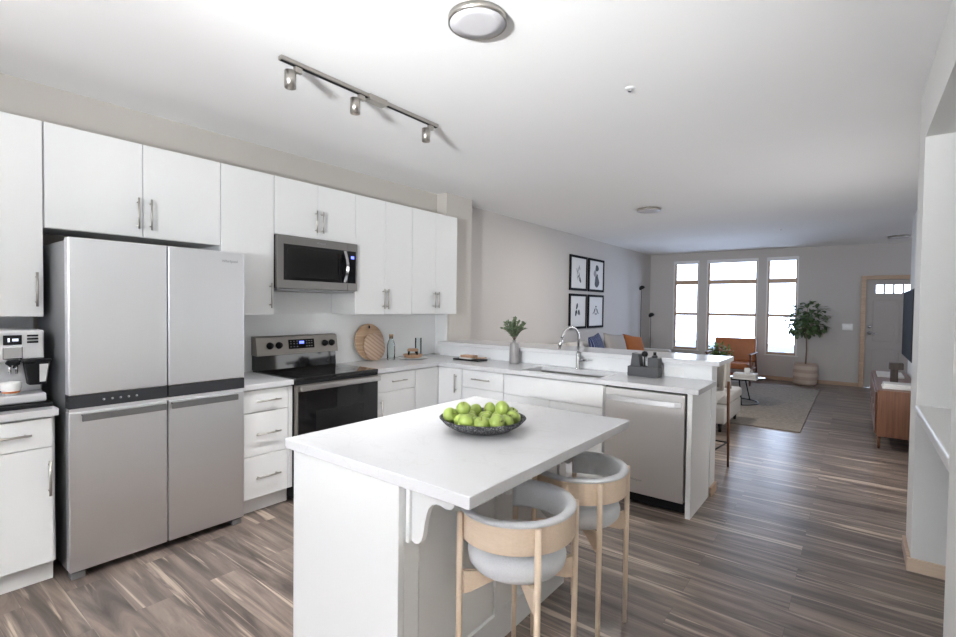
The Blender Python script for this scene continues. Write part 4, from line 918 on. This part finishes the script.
# pictures
def blob(mb, y, z, ry, rz, rot=0.0, n=14, x=-0.0815):
    pts = []
    for k in range(n):
        a = 2 * PI * k / n; u = ry * math.cos(a) * (1 + 0.18 * math.sin(3 * a + y * 40)); v = rz * math.sin(a)
        pts.append((y + u * math.cos(rot) - v * math.sin(rot), z + u * math.sin(rot) + v * math.cos(rot)))
    return mb.prism(pts, 'x', x, x + 0.0012)
def picture(label, y0, y1, z0, z1, art):
    t = thing('framed_print', label, 'picture', (-0.099, (y0 + y1) / 2, z0), 'four framed botanical prints')
    f = 0.042
    MB().box(-0.0995, -0.072, y0, y0 + f, z0, z1).box(-0.0995, -0.072, y1 - f, y1, z0, z1).box(-0.0995, -0.072, y0 + f, y1 - f, z0, z0 + f).box(-0.0995, -0.072, y0 + f, y1 - f, z1 - f, z1).build('frame', 'black_frame', t)
    MB().box(-0.098, -0.082, y0 + f, y1 - f, z0 + f, z1 - f).build('print', 'print_paper', t)
    mi, mg = MB(), MB(); art(mi, mg, (y0 + y1) / 2, (z0 + z1) / 2); mi.build('ink_drawing', 'ink', t); mg.build('grey_wash', 'ink_grey', t)
def a1(i, g, y, z):
    for k in range(7): blob(g, y - 0.02 + 0.05 * math.cos(k * 1.4), z + 0.10 - 0.03 * k, 0.012, 0.05, 0.4 * (-1) ** k)
    blob(i, y + 0.06, z - 0.12, 0.03, 0.055, 0.5); blob(i, y, z - 0.05, 0.015, 0.03, -0.5)
def a2(i, g, y, z):
    blob(i, y + 0.02, z + 0.14, 0.075, 0.06); blob(g, y - 0.06, z + 0.03, 0.06, 0.07, 0.3); blob(i, y + 0.02, z - 0.12, 0.10, 0.11); blob(i, y + 0.03, z + 0.0, 0.03, 0.03)
def a3(i, g, y, z):
    blob(i, y - 0.05, z + 0.09, 0.03, 0.06, -0.4); blob(i, y - 0.08, z - 0.03, 0.035, 0.06, -0.4); blob(i, y + 0.03, z - 0.01, 0.035, 0.04); blob(g, y + 0.04, z - 0.04, 0.05, 0.03)
def a4(i, g, y, z):
    for k in (-2, -1, 1, 2): blob(g, y + 0.045 * k, z + 0.04 - 0.03 * abs(k), 0.012, 0.07, 0.55 * k)
    blob(i, y, z + 0.09, 0.03, 0.015); blob(i, y - 0.06, z + 0.02, 0.014, 0.045, -0.7); blob(i, y + 0.06, z + 0.02, 0.014, 0.045, 0.7); blob(g, y, z - 0.05, 0.05, 0.018)
picture('black framed print of a thin drooping sprig, above the leaf pair print', 7.735, 8.415, 1.775, 2.40, a1)
picture('black framed print with two dark round seed heads', 8.485, 9.18, 1.775, 2.40, a2)
picture('black framed print of three small dark leaves', 7.735, 8.415, 1.085, 1.715, a3)
picture('black framed print of a grey branching twig', 8.485, 9.18, 1.085, 1.715, a4)

# sofa
t = thing('sofa', 'long cream sofa along the wall under the framed prints', 'sofa', (0.4, 8.5, 0))
SYA, SYB = 6.3, 10.55
B(-0.08, 0.86, SYA, SYB, 0.10, 0.30, bev=0.03, seg=3, smooth=True).build('base', 'cream', t)
B(-0.08, 0.13, SYA + 0.2, SYB - 0.2, 0.30, 0.86, bev=0.05, seg=4, smooth=True).build('backrest', 'cream', t)
for y0, y1 in ((SYA, SYA + 0.19), (SYB - 0.19, SYB)): B(-0.08, 0.86, y0, y1, 0.30, 0.62, bev=0.04, seg=3, smooth=True).build('armrest', 'cream', t)
for k in range(3):
    y = SYA + 0.2 + k * 1.283
    B(0.14, 0.88, y, y + 1.275, 0.305, 0.46, bev=0.04, seg=3, smooth=True).build('seat_cushion', 'cream', t)
for x in (0.02, 0.78):
    for y in (SYA + 0.1, SYB - 0.1): MB().tube([(x, y, 0), (x, y, 0.10)], [0.018, 0.025], 10).build('leg', 'black', t)
def cushion(label, c, w, h, th, lean, yaw, m, group='cushions on the long cream sofa', roll=0.0):
    def fn(tb):
        n = 10; g = {}
        for s in (0, 1):
            for i in range(n + 1):
                for j in range(n + 1):
                    u = i / n * 2 - 1; v = j / n * 2 - 1
                    e = max(0.0, (1 - u * u) * (1 - v * v)) ** 0.38; pin = 1 - 0.07 * (1 - abs(u)) * abs(v) ** 3; pin2 = 1 - 0.07 * (1 - abs(v)) * abs(u) ** 3
                    edge = i in (0, n) or j in (0, n)
                    if edge and s == 1: g[(1, i, j)] = g[(0, i, j)]
                    else: g[(s, i, j)] = tb.verts.new(((1 if s else -1) * e * th / 2, u * w / 2 * pin2, v * h / 2 * pin))
        for s in (0, 1):
            for i in range(n):
                for j in range(n):
                    q = [g[(s, i, j)], g[(s, i + 1, j)], g[(s, i + 1, j + 1)], g[(s, i, j + 1)]]
                    tb.faces.new(q if s else q[::-1])
    o = MB()._new(fn, smooth=True).build('cushion', m); o.location = c; o.rotation_euler = (roll, -lean, yaw)
    return tag(o, label, 'cushion', group)
cushion('navy striped cushion on the long cream sofa', (0.33, 8.02, 0.745), 0.60, 0.52, 0.16, R(16), R(6), 'navy', roll=R(6))
cushion('warm grey cushion on the long cream sofa', (0.35, 8.80, 0.74), 0.74, 0.50, 0.17, R(16), R(-6), 'grey_cushion', roll=R(-5))
cushion('tan leather cushion on the long cream sofa', (0.36, 9.72, 0.70), 0.68, 0.46, 0.15, R(18), R(-10), 'tan_cushion', roll=R(-8))
cushion('large pale cushion on the near end of the cream sofa', (0.32, 7.25, 0.70), 0.60, 0.46, 0.18, R(16), R(4), 'cream')

# cream lounge chair
t = thing('lounge_chair', 'cream armless lounge chair behind the bar stool', 'chair', (2.25, 6.85, 0))
B(1.85, 2.70, 6.28, 7.28, 0.10, 0.30, bev=0.02, seg=3, smooth=True).build('base', 'cream', t)
B(1.85, 2.71, 6.44, 7.29, 0.302, 0.43, bev=0.035, seg=3, smooth=True).build('seat_cushion', 'cream', t)
B(1.87, 2.60, 6.28, 6.43, 0.302, 0.74, bev=0.05, seg=3, smooth=True).build('backrest', 'cream', t)
for x in (1.92, 2.64):
    for y in (6.33, 7.22): MB().tube([(x, y, 0), (x, y, 0.105)], [0.016, 0.022], 10).build('leg', 'black', t)
t.location.z = 0.0135
cushion('beige linen cushion on the cream lounge chair', (2.46, 6.76, 0.665), 0.42, 0.40, 0.15, R(14), R(90), 'beige_cushion', group='')

# bar stool beyond the raised bar
t = thing('bar_stool', 'walnut-legged bar stool with cream padded back at the raised bar', 'bar stool', (2.74, 4.80, 0))
for sx in (-1, 1):
    for sy in (-1, 1):
        fx = 0.0 if sy > 0 else 0.045
        MB().tube([(2.74 + sx * (0.235 - fx), 4.80 + sy * 0.215, 0.0), (2.74 + sx * ((0.205 if sy < 0 else 0.224) - fx), 4.80 + sy * (0.185 if sy < 0 else 0.205), 0.66 if sy < 0 else 0.80)], [0.010, 0.015], 12).build('leg', 'walnut', t)
MB().box(2.53, 2.95, 4.60, 5.00, 0.655, 0.74, bev=0.03, seg=3, smooth=True).build('seat', 'cream', t)
arc = [(2.74 + 0.215 * math.cos(a), 4.79 + 0.225 * math.sin(a), 0) for a in [R(-12 + 204 * k / 24) for k in range(25)]]
MB().sweep(arc, [(0.012, 0.745), (0.020, 0.80), (0.024, 1.01), (0.012, 1.03), (-0.010, 1.03), (-0.020, 1.0), (-0.014, 0.80), (-0.006, 0.745)], smooth=True).build('backrest', 'beige_cushion', t)
for a, b in (((2.56, 4.595), (2.92, 4.595)), ((2.515, 5.005), (2.965, 5.005)), ((2.92, 4.595), (2.965, 5.005)), ((2.56, 4.595), (2.515, 5.005))):
    MB().tube([(a[0], a[1], 0.23), (b[0], b[1], 0.23)], 0.007, 8).build('footrest', 'black', t)

# coffee table with books, mug, plant
TC = (2.38, 8.62)
t = thing('coffee_table', 'round dark-topped coffee table with thin black legs on the rug', 'coffee table', (*TC, 0.013))
MB().lathe([(0, 0.400), (0.425, 0.400), (0.43, 0.405), (0.43, 0.415), (0.425, 0.42), (0, 0.42)], (*TC, 0), 48).build('table_top', 'black_gloss', t)
for k in range(3):
    a = R(-62 + 120 * k); c_, s_ = math.cos(a), math.sin(a)
    MB().tube([(TC[0] + 0.22 * c_, TC[1] + 0.22 * s_, 0.40), (TC[0] + 0.34 * c_, TC[1] + 0.34 * s_, 0.022)], 0.009, 10).build('leg', 'black', t)
MB().lathe([(0.33, 0.014), (0.35, 0.014), (0.35, 0.026), (0.33, 0.026)], (*TC, 0), 40, closed=True).build('base_ring', 'black', t)
for k, (w_, d_, z_, m_, l_) in enumerate(((0.16, 0.12, 0.4205, 'paper', 'white book at the bottom of the coffee table stack'), (0.15, 0.11, 0.4515, 'grey_cushion', 'grey-brown book in the middle of the coffee table stack'), (0.15, 0.115, 0.4765, 'paper', 'white book on top of the coffee table stack'))):
    h_ = (0.03, 0.024, 0.026)[k]; cx_, cy_ = 2.58, 8.35
    o = thing('book', l_, 'book', (cx_, cy_, z_), 'books on the coffee table')
    MB().box(cx_ - w_, cx_ + w_, cy_ - d_, cy_ + d_, z_, z_ + 0.003).box(cx_ - w_, cx_ + w_, cy_ - d_, cy_ + d_, z_ + h_ - 0.003, z_ + h_).box(cx_ - w_, cx_ - w_ + 0.003, cy_ - d_, cy_ + d_, z_ + 0.003, z_ + h_ - 0.003).build('cover', m_, o)
    MB().box(cx_ - w_ + 0.004, cx_ + w_ - 0.005, cy_ - d_ + 0.005, cy_ + d_ - 0.005, z_ + 0.0032, z_ + h_ - 0.0032).build('pages', 'paper', o)
t = thing('mug', 'white mug on the stack of books on the coffee table', 'mug', (2.6, 8.36, 0.503))
MB().lathe([(0, 0.0), (0.036, 0.0), (0.040, 0.006), (0.040, 0.08), (0.037, 0.08), (0.036, 0.008), (0, 0.006)], (2.6, 8.36, 0.503), 24).build('cup_body', 'ceramic', t)
MB().tube([(2.638, 8.36, 0.565), (2.665, 8.36, 0.56), (2.665, 8.36, 0.53), (2.638, 8.36, 0.52)], 0.005, 8).build('handle', 'ceramic', t)
PP = (2.13, 8.70)
t = thing('potted_plant', 'bushy green potted plant on the coffee table', 'potted plant', (*PP, 0.4205))
MB().lathe([(0, 0), (0.07, 0), (0.095, 0.16), (0.088, 0.16), (0.08, 0.14), (0, 0.14)], (*PP, 0.4205), 28).build('pot', 'ceramic', t)
random.seed(3); fol = MB(); stm = MB()
for k in range(46):
    an = random.uniform(0, 6.28); sp = random.uniform(0.03, 0.21); tip = Vector((PP[0] + sp * math.cos(an), PP[1] + sp * math.sin(an), 0.64 + random.uniform(0.06, 0.29) - sp * 0.35)); b = Vector((*PP, 0.56))
    stm.tube([b, (b + tip) / 2 + Vector((0, 0, .03)), tip], 0.002, 5)
    for q in (0.55, 0.7, 0.85, 1.0):
        for s_ in range(3): fol.leaf(b.lerp(tip, q), (random.uniform(-1, 1), random.uniform(-1, 1), random.uniform(-.2, .8)), (0, 0, 1), random.uniform(0.05, 0.075), 0.017)
stm.build('stems', 'bark', t); fol.build('foliage', 'leaf_bright', t)

# tan armchair
AX0, AX1, AY = 1.53, 2.31, 11.15
t = thing('leather_armchair', 'tan leather armchair with dark wooden arms under the wide window', 'armchair', ((AX0 + AX1) / 2, 10.9, 0))
B(AX0 + 0.04, AX1 - 0.04, 10.55, 11.20, 0.30, 0.42, bev=0.03, seg=3, smooth=True).build('seat_cushion', 'tan_leather', t)
bk = MB().box(AX0 + 0.01, AX1 - 0.01, 11.12, 11.24, 0.40, 0.88, bev=0.035, seg=4, smooth=True, rot=(Vector((1.9, 11.18, 0.42)), R(-14), 'X')).build('backrest', 'tan_leather', t)
for x in (AX0, AX1):
    MB().box(x - 0.025, x + 0.025, 10.50, 11.22, 0.585, 0.61, bev=0.008).build('armrest', 'walnut_y', t)
    MB().tube([(x, 10.56, 0.0), (x, 10.56, 0.585)], [0.014, 0.019], 10).build('leg', 'walnut', t)
    MB().tube([(x, 11.42, 0.0), (x, 11.20, 0.40), (x, 11.20, 0.585)], [0.014, 0.019, 0.017], 10).build('leg', 'walnut', t)
    MB().box(x - 0.012, x + 0.012, 10.57, 11.19, 0.27, 0.30).build('side_rail', 'walnut_y', t)

t.location.z = 0.0135
# floor lamp with two heads
t = thing('floor_lamp', 'slim black floor lamp with two small cup shades in the corner', 'floor lamp', (0.16, 11.30, 0))
MB().lathe([(0, 0), (0.13, 0), (0.13, 0.015), (0.02, 0.022), (0, 0.022)], (0.16, 11.30, 0), 36).build('base', 'black', t)
LP = [((0.035, 11.0), 1.89, -1), ((0.16, 11.30), 1.28, 1)]
MB().tube([(0.16, 11.30, 0.022), (0.10, 11.15, 0.03), (0.035, 11.0, 0.05)], 0.006, 8).build('base_arm', 'black', t)
for (lx, ly), lz, dr in LP:
    p = MB().tube([(lx, ly, 0.02), (lx, ly, lz)], 0.006, 10).build('pole', 'black', t)
    sh = MB().lathe([(0, 0.075), (0.03, 0.07), (0.06, 0.04), (0.068, 0.0), (0.064, 0.0), (0.055, 0.036), (0.028, 0.064), (0, 0.068)], (lx + 0.03, ly - 0.03, lz + 0.02), 24, rot=Matrix.Rotation(R(-25), 3, 'Y') @ Matrix.Rotation(R(20), 3, 'X')).build('shade', 'black', t)
    MB().lathe([(0, -0.012), (0.03, -0.006), (0.045, 0.012), (0.03, 0.03), (0, 0.034)], (lx + 0.03, ly - 0.03, lz + 0.02), 18, rot=Matrix.Rotation(R(-25), 3, 'Y') @ Matrix.Rotation(R(20), 3, 'X')).build('bulb', 'plastic_white', sh)

# fig tree in a basket
TP = (3.115, 11.62)
t = thing('fig_tree', 'leafy indoor fig tree in a woven basket by the far windows', 'potted tree', (*TP, 0))
MB().lathe([(0, 0.001), (0.17, 0.001), (0.195, 0.03), (0.205, 0.20), (0.195, 0.40), (0.188, 0.425), (0.178, 0.42), (0.18, 0.36), (0, 0.35)], (*TP, 0), 40).build('basket', 'basket', t)
MB().tube([(*TP, 0.35), (TP[0] + 0.012, TP[1], 0.7), (TP[0] - 0.005, TP[1], 1.02), (TP[0], TP[1], 1.3)], [0.014, 0.012, 0.011, 0.008], 10).build('trunk', 'bark', t)
random.seed(8); fol = MB(); brn = MB()
for k in range(300):
    while True:
        p = Vector((random.uniform(-1, 1), random.uniform(-1, 1), random.uniform(-1, 1)))
        if 0.25 < p.length < 1: break
    c = Vector((TP[0] + p.x * 0.37, TP[1] - 0.04 + p.y * 0.24, 1.31 + p.z * 0.34))
    d = Vector((p.x, p.y, p.z * 0.5 - 0.15)) + Vector((random.uniform(-.5, .5), random.uniform(-.5, .5), random.uniform(-.5, .4)))
    fol.leaf(c, d, (0, 0, 1), random.uniform(0.09, 0.14), random.uniform(0.03, 0.045), 0.15, 0.25)
    if k % 14 == 0: brn.tube([(TP[0], TP[1], 1.0 + 0.25 * random.random()), c], [0.006, 0.003], 6)
brn.build('branches', 'bark', t); fol.build('foliage', 'leaf', t)

# walnut console with ornaments and television
t = thing('media_console', 'walnut media console on slim legs below the television', 'console', (4.26, 7.85, 0))
B(4.085, 4.45, 6.70, 8.95, 0.14, 0.632, bev=0.004).build('body', 'walnut', t)
for k in range(4):
    y = 6.735 + k * 0.547; dk = B(4.070, 4.084, y, y + 0.54, 0.165, 0.605, bev=0.003).build('door', 'walnut', t)
    MB().tube([(4.062, y + 0.27, 0.36), (4.062, y + 0.27, 0.44)], 0.005, 8).build('pull', 'nickel', dk)
for x in (4.11, 4.41):
    for y in (6.76, 8.88): MB().tube([(x, y, 0.0), (x, y, 0.14)], [0.009, 0.017], 12).build('leg', 'walnut', t)
t = thing('television', 'black flat screen television mounted above the walnut console', 'television', (4.43, 8.2, 0.87))
B(4.395, 4.43, 7.42, 8.88, 0.885, 1.735, bev=0.004).build('casing', 'black', t)
B(4.3925, 4.3948, 7.432, 8.868, 0.897, 1.723).build('screen', 'screen', t)
B(4.431, 4.469, 7.95, 8.35, 1.15, 1.45).build('wall_mount', 'black', t)
tag(MB().box(4.13, 4.40, 6.86, 7.16, 0.633, 0.648, bev=0.003).box(4.14, 4.39, 6.87, 7.15, 0.648, 0.668, bev=0.003).build('book', 'paper'), 'thick white book at the near end of the console', 'book')
tag(B(4.14, 4.38, 6.89, 7.13, 0.669, 0.684, bev=0.003).build('book', 'ceramic'), 'thin white book on top of the thick one on the console', 'book')
tag(B(4.12, 4.38, 8.05, 8.60, 0.633, 0.658, bev=0.003).build('white_box', 'paper'), 'flat white box further along the console', 'box')
t = thing('wooden_ornament', 'dark brown wooden block ornament on the console', 'ornament', (4.26, 7.42, 0.633))
B(4.215, 4.285, 7.38, 7.45, 0.633, 0.80, bev=0.004).build('upright_block', 'dark_wood' if 'dark_wood' in M else 'walnut', t)
B(4.20, 4.33, 7.36, 7.47, 0.801, 0.875, bev=0.004).build('top_block', 'dark_wood', t)

# unseen uplighter added behind the camera to bounce fill light off the ceiling
t = thing('added_uplighter', 'tall nickel uplighter added unseen behind the viewer as ceiling fill', 'floor lamp', (3.3, -2.5, 0))
MB().lathe([(0, 0), (0.15, 0), (0.15, 0.018), (0.02, 0.03), (0, 0.03)], (3.3, -2.5, 0), 32).build('base', 'nickel', t)
MB().tube([(3.3, -2.5, 0.03), (3.3, -2.5, 1.70)], 0.012, 12).build('pole', 'nickel', t)
MB().lathe([(0, 1.70), (0.05, 1.705), (0.16, 1.76), (0.21, 1.83), (0.205, 1.83), (0.155, 1.765), (0.05, 1.712), (0, 1.71)], (3.3, -2.5, 0), 36).build('bowl_shade', 'nickel', t)
_l = bpy.data.lights.new('added_uplighter_fill', 'AREA'); _l.shape = 'DISK'; _l.size = 0.34; _l.energy = 290; _l.color = (0.955, 0.98, 1.0)
_o = bpy.data.objects.new('added_uplighter_fill', _l); C.objects.link(_o); _o.parent = t; _o.location = (0, 0, 1.815); _o.rotation_euler = (PI, 0, 0)

# unseen stand with two spots, added to brighten the kitchen ceiling
def spot(name, loc, tgt, angle, energy, color, size=0.1):
    l = bpy.data.lights.new(name, 'SPOT'); l.spot_size = R(angle); l.spot_blend = 1.0; l.energy = energy; l.color = color; l.shadow_soft_size = size
    o = bpy.data.objects.new(name, l); C.objects.link(o); o.location = loc
    o.rotation_euler = (Vector(tgt) - Vector(loc)).to_track_quat('-Z', 'Y').to_euler(); return o
t = thing('added_spot_stand', 'black stand with two upturned spots added unseen behind the viewer as fill', 'floor lamp', (3.0, -1.58, 0))
MB().lathe([(0, 0), (0.14, 0), (0.14, 0.018), (0.02, 0.03), (0, 0.03)], (3.0, -1.58, 0), 32).build('base', 'black', t)
MB().tube([(3.0, -1.58, 0.03), (3.0, -1.58, 1.36)], 0.011, 12).build('pole', 'black', t)
for dx_, tg_, an_, en_ in ((-0.12, (2.0, 1.4, 2.76), 85, 395), (0.12, (2.3, 3.6, 2.76), 60, 680)):
    p0 = Vector((3.0 + dx_, -1.50, 1.55)); dv = (Vector(tg_) - p0).normalized(); rt_ = dv.to_track_quat('Z', 'Y').to_matrix()
    MB().tube([(3.0, -1.58, 1.34), p0 - dv * 0.17], 0.008, 8).lathe([(0, -0.18), (0.05, -0.17), (0.11, -0.03), (0.125, 0.0), (0.12, 0.0), (0.10, -0.04), (0, -0.14)], tuple(p0), 28, rot=rt_).build('spot_head', 'black', t)
    spot('added_spot_fill', p0 + dv * 0.01, tg_, an_, en_, (0.955, 0.98, 1.0), 0.12)
# fill spots added inside the three track heads to brighten the kitchen
for y in (1.50, 1.925, 2.535):
    spot('track_head_fill', (1.48, y - 0.045, ZC - 0.115), (1.48, y - 0.045, 0), 90, 74, (0.99, 0.99, 1.0), 0.015)

# the flush light over the near end of the living room is on, dimmed
l = bpy.data.lights.new('ceiling_light_glow', 'AREA'); l.shape = 'DISK'; l.size = 0.27; l.energy = 36; l.color = (1.0, 0.95, 0.9)
o = bpy.data.objects.new('ceiling_light_glow', l); C.objects.link(o); o.location = (1.722, 6.397, ZC - 0.034)
